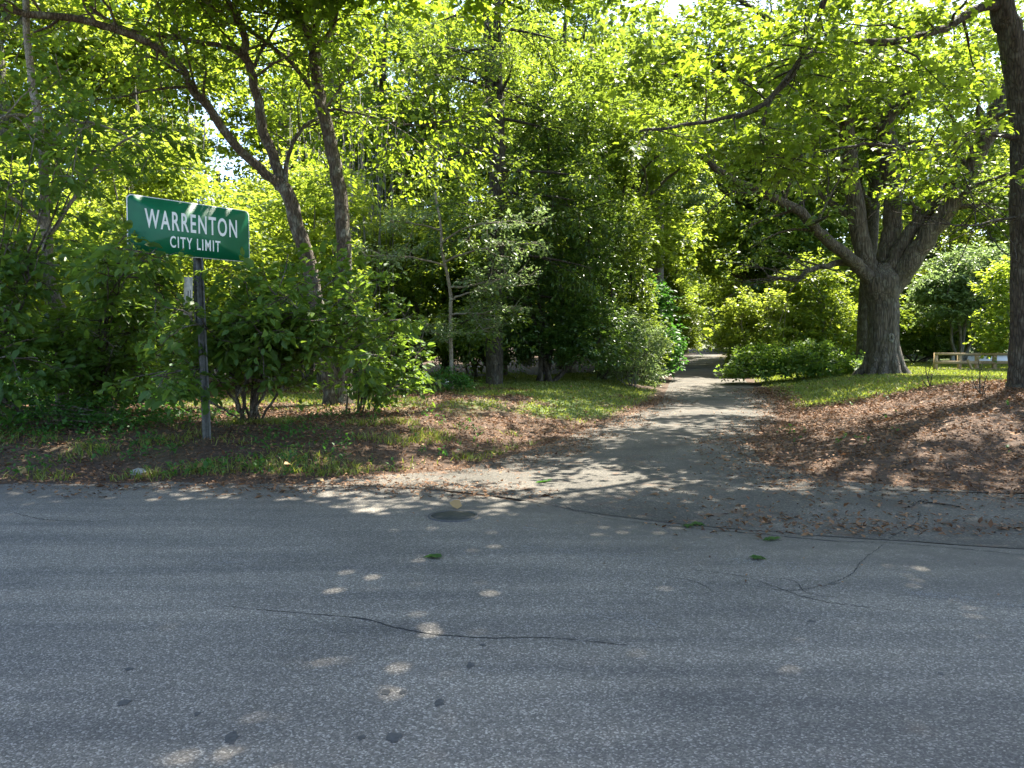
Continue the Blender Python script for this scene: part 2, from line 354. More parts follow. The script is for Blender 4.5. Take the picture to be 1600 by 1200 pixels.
def drive_mat():
    m, t, b, new, lk = nodes('packed_gravel')
    tc = new('ShaderNodeTexCoord'); co = tc.outputs['Object']
    n = new('ShaderNodeTexNoise'); n.inputs['Scale'].default_value = 1.1; n.inputs['Detail'].default_value = 8; lk(co, n.inputs[0])
    r = ramp(new, [(.32, (.06, .054, .043)), (.5, (.09, .081, .066)), (.7, (.135, .12, .098))]); lk(n.outputs[0], r.inputs[0])
    vo = new('ShaderNodeTexVoronoi'); vo.inputs['Scale'].default_value = 70; lk(co, vo.inputs[0])
    sep = new('ShaderNodeSeparateColor'); lk(vo.outputs['Color'], sep.inputs[0])
    r2 = ramp(new, [(0, (.6, .6, .6)), (.8, (1.0, 1.0, 1.0)), (1, (1.8, 1.75, 1.7))]); lk(sep.outputs[0], r2.inputs[0])
    mu = new('ShaderNodeMixRGB'); mu.blend_type = 'MULTIPLY'; mu.inputs[0].default_value = 1; lk(r.outputs[0], mu.inputs[1]); lk(r2.outputs[0], mu.inputs[2])
    n5 = new('ShaderNodeTexNoise'); n5.inputs['Scale'].default_value = 2.6; n5.inputs['Detail'].default_value = 7; n5.inputs['Roughness'].default_value = .7; lk(co, n5.inputs[0])
    r5 = ramp(new, [(.56, (0, 0, 0)), (.66, (1, 1, 1))]); lk(n5.outputs[0], r5.inputs[0])
    m5 = new('ShaderNodeMixRGB'); lk(r5.outputs[0], m5.inputs[0]); lk(mu.outputs[0], m5.inputs[1]); m5.inputs[2].default_value = (.11, .07, .045, 1)
    lk(m5.outputs[0], b.inputs['Base Color'])
    bu = new('ShaderNodeBump'); bu.inputs['Strength'].default_value = .6; bu.inputs['Distance'].default_value = .006; lk(vo.outputs['Distance'], bu.inputs['Height']); lk(bu.outputs[0], b.inputs['Normal'])
    b.inputs['Roughness'].default_value = .92; return m
def ground_mat():
    m, t, b, new, lk = nodes('earth_and_grass')
    tc = new('ShaderNodeTexCoord'); co = tc.outputs['Object']
    n = new('ShaderNodeTexNoise'); n.inputs['Scale'].default_value = 9; n.inputs['Detail'].default_value = 9; n.inputs['Roughness'].default_value = .7; lk(co, n.inputs[0])
    r = ramp(new, [(.3, (.025, .015, .009)), (.5, (.065, .038, .022)), (.72, (.14, .085, .052))]); lk(n.outputs[0], r.inputs[0])
    g = ramp(new, [(.3, (.045, .07, .015)), (.6, (.10, .14, .028)), (.8, (.17, .18, .06))]); lk(n.outputs[0], g.inputs[0])
    at = new('ShaderNodeAttribute'); at.attribute_name = 'grassy'
    mx = new('ShaderNodeMixRGB'); lk(at.outputs['Fac'], mx.inputs[0]); lk(r.outputs[0], mx.inputs[1]); lk(g.outputs[0], mx.inputs[2])
    lk(mx.outputs[0], b.inputs['Base Color']); b.inputs['Roughness'].default_value = .95
    bu = new('ShaderNodeBump'); bu.inputs['Strength'].default_value = .8; bu.inputs['Distance'].default_value = .03; lk(n.outputs[0], bu.inputs['Height']); lk(bu.outputs[0], b.inputs['Normal'])
    return m
M['asphalt'] = asphalt_mat(); M['drive'] = drive_mat(); M['ground'] = ground_mat()

# ------------------------------------------------------------------ ground, road, drive
def grassy(x, y):
    """how much grass covers the ground at a point, 0 to 1"""
    x = np.asarray(x, float); y = np.asarray(y, float); d = road_sd(x, y); dx = x - centre_x(y)
    lf = sstep(13.6, 16.5, y + 1.2 * (fbm(x * .4, y * .4) - .5) - .25 * np.maximum(x, -6) * 0) * sstep(-9, -5, x) * (dx < 0) * (1 - sstep(30, 36, y)) * sstep(.1, .7, d)
    rt = sstep(17.5, 19.5, y + .35 * (x - 8) * 0 + 1.5 * (fbm(x * .5, y * .5) - .5)) * (dx > 0) * sstep(.2, 1.2, d) * (1 - .5 * sstep(60, 80, y))
    weeds = .35 * (x < -1.5) * (y < 12) * (y > 3) * sstep(.25, .8, d) * sstep(.42, .6, fbm(x * 1.3, y * 1.3))
    return np.clip(lf * sstep(.28, .5, fbm(x * .6 + 3, y * .6)) + rt + .3 * weeds, 0, 1)
gx = np.concatenate([-np.geomspace(400, 15, 22), np.arange(-14, 18, .2), np.geomspace(18.5, 400, 22)])
gy = np.concatenate([[-300, -120, -60, -30, -15, -8, -5], np.arange(-3, 36, .2), np.geomspace(36.5, 900, 40)])
X, Y = np.meshgrid(gx, gy, indexing='ij'); sdv = road_sd(X, Y)
Z = height(X, Y) + .02 * (fbm(X * 3, Y * 3) - .5) * sstep(.1, .6, sdv) 
Z = np.where(sdv < -.02, np.minimum(Z, drive_z(Y) - .004), Z)
n1_, n2_ = X.shape
ii, jj = np.meshgrid(np.arange(n1_ - 1), np.arange(n2_ - 1), indexing='ij')
Q = np.stack([ii * n2_ + jj, (ii + 1) * n2_ + jj, (ii + 1) * n2_ + jj + 1, ii * n2_ + jj + 1], -1).reshape(-1, 4)
o = mesh_obj('ground', np.stack([X, Y, Z], -1).reshape(-1, 3), Q, M['ground'], attrs={'grassy': grassy(X, Y).ravel()}, smooth=True)
tag(o, 'dark leaf-strewn earth and patchy grass under the trees', kind='structure')

rx = np.concatenate([np.linspace(-300, -15, 14), np.arange(-14, 18, .12), np.linspace(19, 300, 14)])
rv = np.linspace(0, 1, 26)
X, Vv = np.meshgrid(rx, rv, indexing='ij')
ye = yedge(X) + .22 * (fbm(X * 2.3, X * 0 + 4, 4) - .5) * 2 + .05
Y = -1.6 + (ye + 1.6) * Vv
Z = .004 + .0 * X
n1_, n2_ = X.shape; ii, jj = np.meshgrid(np.arange(n1_ - 1), np.arange(n2_ - 1), indexing='ij')
Q = np.stack([ii * n2_ + jj, (ii + 1) * n2_ + jj, (ii + 1) * n2_ + jj + 1, ii * n2_ + jj + 1], -1).reshape(-1, 4)
road = mesh_obj('road', np.stack([X, Y, Z], -1).reshape(-1, 3), Q, M['asphalt'], attrs={'dirt': np.maximum(sstep(1.6, 0, ye - Y), 1.5 * sstep(2.2, 0, ye - Y) * sstep(-3, 0, X)).ravel()})
tag(road, 'worn blue-grey asphalt road crossing the foreground', kind='structure')

rows = []
Sp = spline(np.array([(a, b, 0) for a, b in S0]), 33)[:, :2]
for k in range(len(LEFT)):
    a = np.array(LEFT[k]); b = np.array(RIGHT[k]); u = np.linspace(0, 1, 33)[:, None]
    rows.append(Sp if k == 0 else a + (b - a) * u)
rows = np.array(rows)                                   # k, 33, 2
kk = np.linspace(0, len(rows) - 1, 220); fine = []
for t in kk:
    i = min(int(t), len(rows) - 2); f = t - i
    p0, p1, p2, p3 = rows[max(i - 1, 0)], rows[i], rows[i + 1], rows[min(i + 2, len(rows) - 1)]
    if i < 7: fine.append(p1 * (1 - f) + p2 * f)
    else: fine.append(.5 * (2 * p1 + (p2 - p0) * f + (2 * p0 - 5 * p1 + 4 * p2 - p3) * f * f + (3 * p1 - p0 - 3 * p2 + p3) * f ** 3))
fine = np.array(fine)
wob = .22 * (fbm(kk * .9, kk * 0 + 2, 4) - .5); fine[:, 0, 0] += wob * 1.5; fine[:, -1, 0] += .22 * (fbm(kk * .9 + 50, kk * 0 + 2, 4) - .5)
fine[0, :, 1] += .08 * (fbm(np.arange(33) * .8, np.zeros(33), 3) - .5)
Zd = drive_z(fine[..., 1]) + .009
Zd = np.where((fine[..., 1] > 60), Zd, Zd)
n1_, n2_ = fine.shape[:2]; ii, jj = np.meshgrid(np.arange(n1_ - 1), np.arange(n2_ - 1), indexing='ij')
Q = np.stack([ii * n2_ + jj, ii * n2_ + jj + 1, (ii + 1) * n2_ + jj + 1, (ii + 1) * n2_ + jj], -1).reshape(-1, 4)
o = mesh_obj('driveway', np.concatenate([fine, Zd[..., None]], -1).reshape(-1, 3), Q, M['drive'])
tag(o, 'brown-grey gravel drive running back between the trees', kind='structure')

rng = np.random.default_rng(11)
def ribbon(name, px, wd, mat, parent, z=.014, jit=.03, n=60):
    pts = spline(np.array([G(a, b) for a, b in px]), n); pts[1:-1, :2] += rng.normal(0, jit, (n - 2, 2)) * [.5, 1]
    tg = np.gradient(pts, axis=0)[:, :2]; nn = np.stack([-tg[:, 1], tg[:, 0]], -1); nn /= np.linalg.norm(nn, axis=1)[:, None] + 1e-9
    ww = wd * rng.uniform(.3, 1.4, n) * np.sin(np.linspace(.12, math.pi - .12, n)) ** .4
    a = pts.copy(); b = pts.copy(); a[:, :2] += nn * ww[:, None] / 2; b[:, :2] -= nn * ww[:, None] / 2; a[:, 2] = b[:, 2] = np.where(sd_poly(pts[:, 0], pts[:, 1]) < .1, .0135, .0072)
    V = np.vstack([a, b]); i = np.arange(n - 1)
    return mesh_obj(name, V, np.stack([i, i + 1, i + 1 + n, i + n], -1), mat, parent)
M['crack'] = plain('crack_fill', (.018, .018, .018), .9)
M['tar'] = plain('tar_spot', (.058, .057, .056), .7, var=.35, scale=60)
M['wornstripe'] = plain('worn_pale_patch', (.24, .235, .225), .9, var=.35, scale=30)
for px, wd, jt in [([(350, 952), (450, 962), (560, 970), (620, 985), (680, 997), (760, 1000), (860, 1003), (980, 1010)], .011, .006),
               ([(960, 815), (1080, 826), (1200, 838), (1300, 847), (1384, 850)], .013, .012),
               ([(1384, 850), (1400, 838), (1425, 824), (1438, 808), (1430, 800)], .011, .016),
               ([(700, 768), (800, 781), (880, 790), (960, 797)], .009, .014),
               ([(1060, 890), (1160, 903), (1250, 935), (1310, 948), (1420, 960)], .007, .014),
               ([(1180, 905), (1240, 912), (1262, 930), (1330, 938)], .006, .012), ([(1000, 900), (1080, 912), (1120, 930)], .005, .012), ([(1290, 918), (1330, 900), (1345, 880), (1384, 850)], .007, .012), ([(560, 760), (640, 766), (700, 768)], .01, .012), ([(1384, 850), (1480, 858), (1620, 872)], .011, .012), ([(880, 790), (900, 800), (960, 815)], .009, .012), ([(1150, 915), (1230, 925), (1290, 918)], .006, .012), ([(20, 803), (60, 812), (110, 817), (170, 817)], .010, .012)]:
    ribbon('crack', px, wd, M['crack'], road, jit=jt * .5)
def flecks(px, n, wd):
    p = spline(np.array([G(a, b) for a, b in px]), 40); i = rng.random(n) * 38.99; j = i.astype(int); f = (i - j)[:, None]
    c = p[j] * (1 - f) + p[j + 1] * f; c[:, :2] += rng.normal(0, 1, (n, 2)) * [wd * .6, wd]; k = fbm(c[:, 0] * 5, c[:, 1] * 9) > .42; c = c[k]; c = c[: len(c) // 2]; n = len(c)
    c[:, 2] = np.where(sd_poly(c[:, 0], c[:, 1]) < .1, .0145, .0082) + rng.random(n) * .0012; a = rng.random(n) * 6.3; r = rng.uniform(.0025, .008, n)
    V = np.stack([np.stack([c[:, 0] + r * q * np.cos(a + t), c[:, 1] + r * q * np.sin(a + t), c[:, 2]], -1) for t, q in ((0, 1), (1.4, .7), (3.0, 1.1), (4.6, .6))], 1)
    o = mesh_obj('worn_paint', V.reshape(-1, 3), np.arange(4 * n).reshape(-1, 4), M['wornstripe'], road); o['kind'] = 'stuff'
for px, n, wd in [([(820, 858), (900, 868), (1040, 876)], 1500, .06), ([(1140, 879), (1200, 884), (1330, 896)], 900, .06), ([(1420, 930), (1500, 940), (1640, 955)], 1100, .045), ([(780, 826), (840, 829)], 350, .03),
                  ([(900, 955), (1000, 975), (1040, 990)], 500, .06), ([(440, 860), (520, 858)], 400, .04), ([(320, 885), (400, 882)], 350, .04)]: flecks(px, n, wd)
def spot(name, cx, cy, rx_, ry_, mat, parent, z=.015, n=20, jag=.25):
    c = G(cx, cy); a = np.arange(n) / n * 2 * math.pi; r = 1 + jag * (rng.random(n) - .5) * 2
    r = (r + np.roll(r, 1)) / 2
    V = np.stack([c[0] + np.cos(a) * rx_ * r, c[1] + np.sin(a) * ry_ * r, np.full(n, .0068)], -1)
    V = np.vstack([V, [c[0], c[1], .0068]]); i = np.arange(n)
    return mesh_obj(name, V, np.stack([i, (i + 1) % n, np.full(n, n)], -1), mat, parent)
for cx, cy, r in [(686, 1101, .026), (617, 1160, .030), (735, 1042, .022), (755, 1015, .016), (603, 1086, .02), (628, 1086, .014), (202, 1050, .022), (195, 1100, .022), (309, 1123, .014), (363, 1196, .032), (1300, 915, .03), (1268, 973, .022), (565, 1155, .016), (1470, 1060, .012)]:
    spot('tar_spot', cx, cy, r, r * rng.uniform(.8, 1.5), M['tar'], road, jag=.4)

# ------------------------------------------------------------------ city limit sign
def letter_mesh(name, body, size, mat, parent, loc, sx=1.0, off=0.0, spacing=1.0):
    c = bpy.data.curves.new(name, 'FONT'); c.body = body; c.size = size; c.align_x = 'CENTER'; c.align_y = 'CENTER'
    c.extrude = .0012; c.offset = off; c.space_character = spacing; c.resolution_u = 4
    t = bpy.data.objects.new(name, c); COL.objects.link(t)
    dg = bpy.context.evaluated_depsgraph_get(); me = bpy.data.meshes.new_from_object(t.evaluated_get(dg))
    bpy.data.objects.remove(t); me.materials.clear(); me.materials.append(mat)
    o = bpy.data.objects.new(name, me); COL.objects.link(o); o.parent = parent
    o.location = loc; o.rotation_euler = (math.pi / 2, 0, 0); o.scale = (sx, 1, 1); return o
def fit(o, wd, ht):
    c = np.array([v.co[:] for v in o.data.vertices]); mn, mx = c.min(0), c.max(0)
    for v in o.data.vertices: v.co.x = (v.co.x - (mn[0] + mx[0]) / 2) * wd / (mx[0] - mn[0]); v.co.y = (v.co.y - (mn[1] + mx[1]) / 2) * ht / (mx[1] - mn[1])
def rounded_plate(acc, wd, ht, rad, y0, y1, n=6):
    pts = []
    for cx, cz, a0 in ((wd / 2 - rad, ht / 2 - rad, 0), (-wd / 2 + rad, ht / 2 - rad, 90), (-wd / 2 + rad, -ht / 2 + rad, 180), (wd / 2 - rad, -ht / 2 + rad, 270)):
        for k in range(n + 1):
            a = R(a0 + 90 * k / n); pts.append((cx + rad * math.cos(a), cz + rad * math.sin(a)))
    m = len(pts); V = [(x, y0, z) for x, z in pts] + [(x, y1, z) for x, z in pts] + [(0, y0, 0), (0, y1, 0)]
    i = np.arange(m); j = (i + 1) % m
    acc.add(V, F4=np.stack([i, j, j + m, i + m], -1), F3=np.vstack([np.stack([j, i, np.full(m, 2 * m)], -1), np.stack([i + m, j + m, np.full(m, 2 * m + 1)], -1)]))
M['sign_green'] = plain('sign_green', (.0, .13, .055), .5, var=.14, scale=5)
M['sign_white'] = plain('sign_white', (.72, .74, .72), .35, var=.08, scale=12)
M['sign_back'] = plain('aluminium', (.45, .45, .45), .4, .8)
M['post'] = plain('weathered_steel', (.09, .095, .09), .55, .6, var=.4, scale=22)
M['sticker'] = plain('weathered_white_plate', (.5, .48, .43), .6, var=.3, scale=20)
M['ink'] = plain('black_print', (.03, .03, .03), .6)
M['rust'] = plain('rusty_bolt', (.16, .09, .05), .7, .4)
sb = G(320, 690); SY = float(sb[1])
sg = thing('road_sign', 'green city limit sign with white lettering on a steel post', 'sign', loc=tuple(sb))
# face: left edge nearer the camera
pl_ = P(197, 302, SY - .65); pr_ = P(389, 330, SY + .65); pbl = P(199, 398, SY - .65); pbr = P(391, 406, SY + .65)
wv = (pr_ - pl_); WD = float(np.linalg.norm(wv[:2])) * 1.0; HT = float((pl_[2] - pbl[2] + pr_[2] - pbr[2]) / 2)
cen = (pl_ + pr_ + pbl + pbr) / 4; yaw = math.atan2(wv[1], wv[0]); roll = -math.atan2(wv[2] + (pbr - pbl)[2], 2 * WD)
panel = bpy.data.objects.new('sign_panel', None)
a = Acc(); rounded_plate(a, WD, HT, .07, .0, .004); panel = a.build('sign_panel', M['sign_white'], sg)
panel.location = tuple(cen - sb); panel.rotation_euler = (0, roll + R(1.3), yaw)
a = Acc(); rounded_plate(a, WD - .024, HT - .024, .062, -.002, -.0005); a.build('green_field', M['sign_green'], panel)
fit(letter_mesh('lettering', 'WARRENTON', .3, M['sign_white'], panel, (.015, -.004, HT * .12), off=.0045, spacing=1.22), WD * .755, HT * .345)
fit(letter_mesh('lettering', 'CITY LIMIT', .2, M['sign_white'], panel, (.05, -.004, -HT * .25), off=.003, spacing=1.22), WD * .415, HT * .21)
a = Acc()
for bz in (-.38, .38):
    a = Acc(); a.tube([(0.02, -.008, bz * HT), (.02, 0, bz * HT)], .012, 8); a.build('bolt', M['sign_back'], panel)
a = Acc()
for k in (-1, 1): a.box((0, .03, k * HT * .3), (WD * .75, .035, .05))
a.build('stiffener_bar', M['sign_back'], panel)
# u-channel post, leaning a little like the photograph's
top = P(304, 380, SY + .05) - sb; 
def channel(acc, p0, p1, wch=.085, dp=.05, th=.008):
    p0 = np.array(p0); p1 = np.array(p1); prof = [(-wch / 2 - .02, 0), (-wch / 2 + .01, 0), (-wch / 2 + .02, dp), (wch / 2 - .02, dp), (wch / 2 - .01, 0), (wch / 2 + .02, 0),
        (wch / 2 + .02, th), (wch / 2 - .003, th), (wch / 2 - .012, dp + th), (-wch / 2 + .012, dp + th), (-wch / 2 + .003, th), (-wch / 2 - .02, th)]
    m = len(prof); V = [p0 + (x, y, 0) for x, y in prof] + [p1 + (x, y, 0) for x, y in prof]; i = np.arange(m)
    acc.add(V, F4=np.stack([i, (i + 1) % m, (i + 1) % m + m, i + m], -1))
a = Acc(); channel(a, (0, .1, -.4), tuple(top + (0, .12, 0) + (top / np.linalg.norm(top)) * .25)); a.build('post', M['post'], sg)
a = Acc(); pm = P(297, 510, SY) - sb; pt = P(295, 400, SY) - sb
channel(a, tuple(pm + (.02, .2, 0)), tuple(pt + (.02, .2, .3)), .05); a.build('splice_post', M['post'], sg)
s0 = P(288, 435, SY - .08); s1 = P(297, 492, SY - .08)
pc = (s0 + P(300, 490, SY - .08)) / 2 - sb
a = Acc(); a.box((0, 0, 0), (.115, .006, .53)); st = a.build('number_plate', M['sticker'], sg); st.location = tuple(pc); st.rotation_euler = (0, R(2), R(12))
tag(st, 'small narrow weathered white plate on the post')
a = Acc(); a.box((0, -.005, -.2), (.05, .002, .05)); a.box((0, -.005, -.02), (.012, .002, .18)); a.box((.03, -.005, .03), (.008, .002, .1)); a.build('print', M['ink'], st)

# ------------------------------------------------------------------ small things on the road
M['iron'] = plain('cast_iron', (.035, .036, .03), .75, .1, var=.3, scale=40, bump=.5)
mc = G(708, 808)
cov = thing('utility_cover', 'round dark utility cover set flush in the asphalt', 'cover', loc=(mc[0], mc[1], .004))
a = Acc(); a.tube([(0, 0, .0), (0, 0, .009)], .20, 28, rough=.05, rng=rng); a.build('lid', M['iron'], cov)
a = Acc()
for k in range(28):
    t0_, t1_ = k / 28 * 2 * math.pi, (k + 1) / 28 * 2 * math.pi
    V = [(r * math.cos(t), r * math.sin(t), z) for t in (t0_, t1_) for r in (.207, .235) for z in (-.004, .012)]
    a.add(V, F4=[(1, 3, 7, 5), (0, 1, 5, 4), (2, 6, 7, 3)])
a.build('rim', M['tar'], cov)
ML = [(691, 875, .06, 'green maple leaf lying alone on the road left of the middle'), (1211, 848, .05, 'green leaf lying on the dark seam of the apron'),
      (1181, 878, .055, 'green leaf sprig lying nearest the camera right of the middle'), (1079, 822, .06, 'dark green leaf lying flat on the crack line'), (853, 755, .07, 'green leaf lying on the edge of the gravel drive')]
lm = M['fern']
for px, py, r, lab in ML:
    c = G(px, py); n = 2; D = rng.normal(0, 1, (n, 3)); D[:, 2] = 0; N = rng.normal(0, .12, (n, 3)) + [0, 0, 1]
    o = leaves_obj('fallen_leaf', np.zeros((n, 3)) + rng.normal(0, r * .3, (n, 3)) * [1, 1, 0] + [0, 0, .004], D, N, np.full(n, r * 2.2), np.full(n, r * 2), lm, None, 'maple', rng)
    o.location = (c[0], c[1], .015); tag(o, lab, 'leaf', 'green leaves blown onto the pavement')
M['dryleaf'] = leaf_mat('dry_leaf', (.055, .028, .016), (.165, .082, .04), (.33, .19, .10), (.25, .12, .05), .15, .7, .3)
M['tanleaf'] = leaf_mat('tan_leaf', (.30, .19, .08), (.36, .24, .10), (.45, .32, .16), (.3, .2, .08), .15, .6, .3)
for px, py, lab in [(722, 795, 'curled tan leaf beside the utility cover'), (38, 702, 'large tan leaf caught in the verge weeds at far left'), (42, 742, 'pale brown leaf at the asphalt edge on the far left'), (322, 732, 'orange-tan leaf below the sign post'), (505, 756, 'tan leaf on the asphalt edge right of the sign'), (455, 729, 'tan leaf in the litter between sign and drive')]:
    c = G(px, py); D = rng.normal(0, 1, (1, 3)); D[:, 2] = .3; N = rng.normal(0, .5, (1, 3)) + [0, -.6, 1]
    o = leaves_obj('dry_leaf', np.zeros((1, 3)), D, N, np.full(1, .13), np.full(1, .10), M['tanleaf'], None, 'oval', rng)
    o.location = (c[0], c[1], c[2] + .03); tag(o, lab, 'leaf', 'single dry leaves by the road')
M['stone'] = plain('grey_stone', (.26, .25, .22), .85, var=.3, scale=14, bump=.5)
M['whitestone'] = plain('white_stone', (.6, .59, .55), .8, var=.15, scale=9, bump=.4)
def rock(px, py, sx, sy, sz, mat, label, group=None):
    c = G(px, py); n, k = 9, 14; V = []
    for i in range(n):
        ph = math.pi * i / (n - 1)
        for j in range(k):
            t = 2 * math.pi * j / k; d = np.array([math.sin(ph) * math.cos(t), math.sin(ph) * math.sin(t), math.cos(ph)])
            q = .8 + .4 * float(vnoise(d[0] * 1.8 + c[0] * 7 + 40 + d[2], d[1] * 1.8 + 40 - d[2])); V.append(d * q * [sx, sy, sz])
    i, j = np.meshgrid(np.arange(n - 1), np.arange(k), indexing='ij')
    o = mesh_obj('rock', V, np.stack([i * k + j, (i + 1) * k + j, (i + 1) * k + (j + 1) % k, i * k + (j + 1) % k], -1).reshape(-1, 4), mat)
    o.location = (c[0], c[1], c[2] + sz * .3); return tag(o, label, 'rock', group)
rock(216, 741, .11, .08, .055, M['stone'], 'flat grey stone on the verge left of the sign post')
rock(694, 602, .28, .2, .16, M['whitestone'], 'white stone at the foot of the pale dogwood trunk')
rock(1032, 580, .45, .35, .3, M['whitestone'], 'white boulder beside the drive below the dark evergreens')
def stick(pts, r, mat, label, name='fallen_branch', side=()):
    a = Acc(); pts = [np.array(p) for p in pts]
    a.tube(spline(pts, 14, .008, rng), np.linspace(r, r * .45, 14), 6)
    for s_ in side: a.tube(spline([np.array(p) for p in s_], 8, .008, rng), np.linspace(r * .5, r * .2, 8), 5)
    return tag(a.build(name, mat), label, 'branch')
g_ = lambda px, py, dz=.02: G(px, py) + (0, 0, dz)
stick([g_(185, 768, .02), g_(215, 763, .03), g_(258, 757, .02)], .011, M['bark_pale'], 'thin dead twig lying on the asphalt edge left of the sign', side=[[g_(215, 763, .03), g_(232, 765, .02)]])
stick([P(-20, 605, 10.9), P(22, 636, 11), P(60, 652, 11.2)], .05, M['bark_dark'], 'dark fallen limb low in the undergrowth at the left edge')
stick([P(320, 622, 12.3), P(350, 640, 12.2), P(385, 660, 12.2)], .028, M['bark_brown'], 'dead branch leaning behind the sign post')
stick([g_(1475, 612), g_(1505, 611), g_(1540, 607, .06)], .03, M['bark_pale'], 'dead stick on the leaf litter left of the right-hand trunk')
stick([g_(1420, 795), g_(1440, 788, .03), g_(1500, 795)], .012, M['bark_dark'], 'short twig on the apron edge among leaf litter')

# ------------------------------------------------------------------ foreground trees whose limbs the photograph shows
def limb_px(pts, n=22, jit=.012, rr=None):
    """pts = [(px, py, depth), ...] in 3D"""
    return spline(np.array([P(*p) for p in pts]), n, jit, rr)
def make_tree(name, label, cat, trunk, tr, limbs, bark, leafmat, seed, crown=dict(), group=None, k=12, rough=.12):
    """trunk: (n,3) points with radii tr; limbs [(pts, r0, r1)] each its own part"""
    rg = np.random.default_rng(seed)
    root = thing(name, label, cat, group)
    base = np.array(trunk[0]); root.location = tuple(base)
    def loc(o): o.location = tuple(-base)
    a = Acc(); a.tube(trunk, tr, k, rough=rough, rng=rg); o = a.build('trunk', bark, root, smooth=True); loc(o)
    for pts, r0, r1 in limbs:
        a = Acc(); a.tube(pts, np.linspace(r0, r1, len(pts)), max(6, k - 4), rough=rough * .7, rng=rg); o = a.build('limb', bark, root, smooth=True); loc(o)
    ta = Acc(); c = dict(n2=9, l2=2, n3=6, l3=.7, t0=.25, upb=.15, flat=.45, sagk=.12, n=12, width=.22, L=.1, asp=.62, droop=.25, jn=.4, shape='diamond', k2=5, extra=None, step=2)
    c.update(crown)
    A, B = grow(limbs, rg, c['n2'], c['l2'], c['n3'], c['l3'], c['t0'], c['upb'], ta, c['flat'], c['sagk'], c['k2'])
    if c['extra'] is not None:
        A2, B2 = blobs(*c['extra'], rg, out=c['l3']); A = np.vstack([A, A2]); B = np.vstack([B, B2])
    if c.get('zmin'): m_ = (A[:, 2] > c['zmin']) & (B[:, 2] > c['zmin'] - .2); A, B = A[m_], B[m_]
    twigs_to(ta, A, B, .007, c['step'])
    o = ta.build('branches', bark, root); loc(o); o['kind'] = 'stuff'
    C, D, N, L, W, vr = spray(A, B, c['n'], c['width'], c['L'], rg, c['asp'], c['droop'], c['jn'])
    o = leaves_obj('crown', C, D, N, L, W, leafmat, root, c['shape'], rg, vr); loc(o)
    if c.get('top'):
        E, cnt, per, lw, LL = c['top']; A, B = slab(E, rg); C, D, N, L, W, vr = spray(A, B, per, lw, LL, rg, .75, .2, .45)
        o = leaves_obj('shade_crown', C, D, N, L, W, leafmat, root, 'diamond', rg, vr); loc(o)  # level foliage added overhead, laid out for the shade it casts
        a = Acc(); tips = np.array([l[0][-1] for l in limbs])
        for i in range(0, len(A), 9):
            s_ = tips[np.argmin(np.linalg.norm(tips - A[i], axis=1) + 2 * rg.random(len(tips)))]
            if np.linalg.norm(s_ - A[i]) < 3.2 and s_[2] > 7.6: a.tube(spline([s_, (s_ + A[i]) / 2 + rg.normal(0, .25, 3), A[i]], 7), np.linspace(.045, .01, 7), 4)
        if a.n: o = a.build('upper_branches', bark, root); loc(o); o['kind'] = 'stuff'
    return root
rg = np.random.default_rng(5)

# T1: forked tree arching to the upper left
b1 = G(522, 632); d1 = float(b1[1])
tr1 = spline(np.array([b1 - (0, 0, .2), P(515, 590, d1), P(506, 537, d1), P(492, 460, d1), P(484, 412, d1), P(465, 356, d1 - .1), P(450, 305, d1 - .2), P(437, 288, d1 - .2)]), 26, .012, rg)
r1 = np.interp(np.linspace(0, 1, 26), [0, .08, .3, 1], [.26, .19, .165, .14])
L1 = [(limb_px([(440, 293, d1 - .2), (400, 256, d1 - .5), (360, 217, d1 - .9), (325, 165, d1 - 1.3), (300, 142, d1 - 1.5), (285, 109, d1 - 1.8), (240, 71, d1 - 2.1), (150, 37, d1 - 2.7), (75, 26, d1 - 3.2), (0, 8, d1 - 3.6), (-120, -60, d1 - 4)], 34, .012, rg), .10, .05),
      (limb_px([(441, 293, d1 - .2), (430, 250, d1 - .2), (412, 210, d1 - .3), (404, 160, d1 - .3), (394, 120, d1 - .4), (382, 85, d1 - .5), (382, 60, d1 - .5), (372, 30, d1 - .6), (352, 0, d1 - .6), (330, -90, d1 - .8), (318, -190, d1 - .9)], 34, .012, rg), .115, .05),
      (limb_px([(385, 95, d1 - .5), (365, 78, d1 - .7), (337, 71, d1 - .9), (270, 57, d1 - 1.2), (210, 49, d1 - 1.6), (150, 20, d1 - 1.9), (90, -60, d1 - 2.3)], 20, .012, rg), .06, .03),
      (limb_px([(394, 115, d1 - .4), (400, 95, d1 - .4), (416, 67, d1 - .3), (436, 30, d1 - .2), (446, 0, d1 - .1), (455, -60, d1)], 16, .012, rg), .045, .02),
      (limb_px([(446, 285, d1 - .2), (448, 255, d1 - .1), (457, 225, d1 + .1), (472, 202, d1 + .2), (499, 180, d1 + .5), (530, 140, d1 + .9), (560, 80, d1 + 1.3)], 18, .012, rg), .055, .02)]
make_tree('forked_tree', 'forked tree behind the sign with long limbs arching to the upper left', 'tree', tr1, r1, L1, M['bark_brown'], M['maple'], 21,
          dict(n2=13, l2=2.0, n3=7, l3=.65, n=14, width=.27, L=.115, t0=.3, shape='oval', sagk=.2, top=([(-8, 1.5, 5.6, 11.9, 9.6, .8, 1650, 0), (-9, 1.5, 11.9, 16, 9.2, .8, 1000, .35)], 0, 22, .5, .19)))  # top: unseen boughs added to shade the road and the left bank
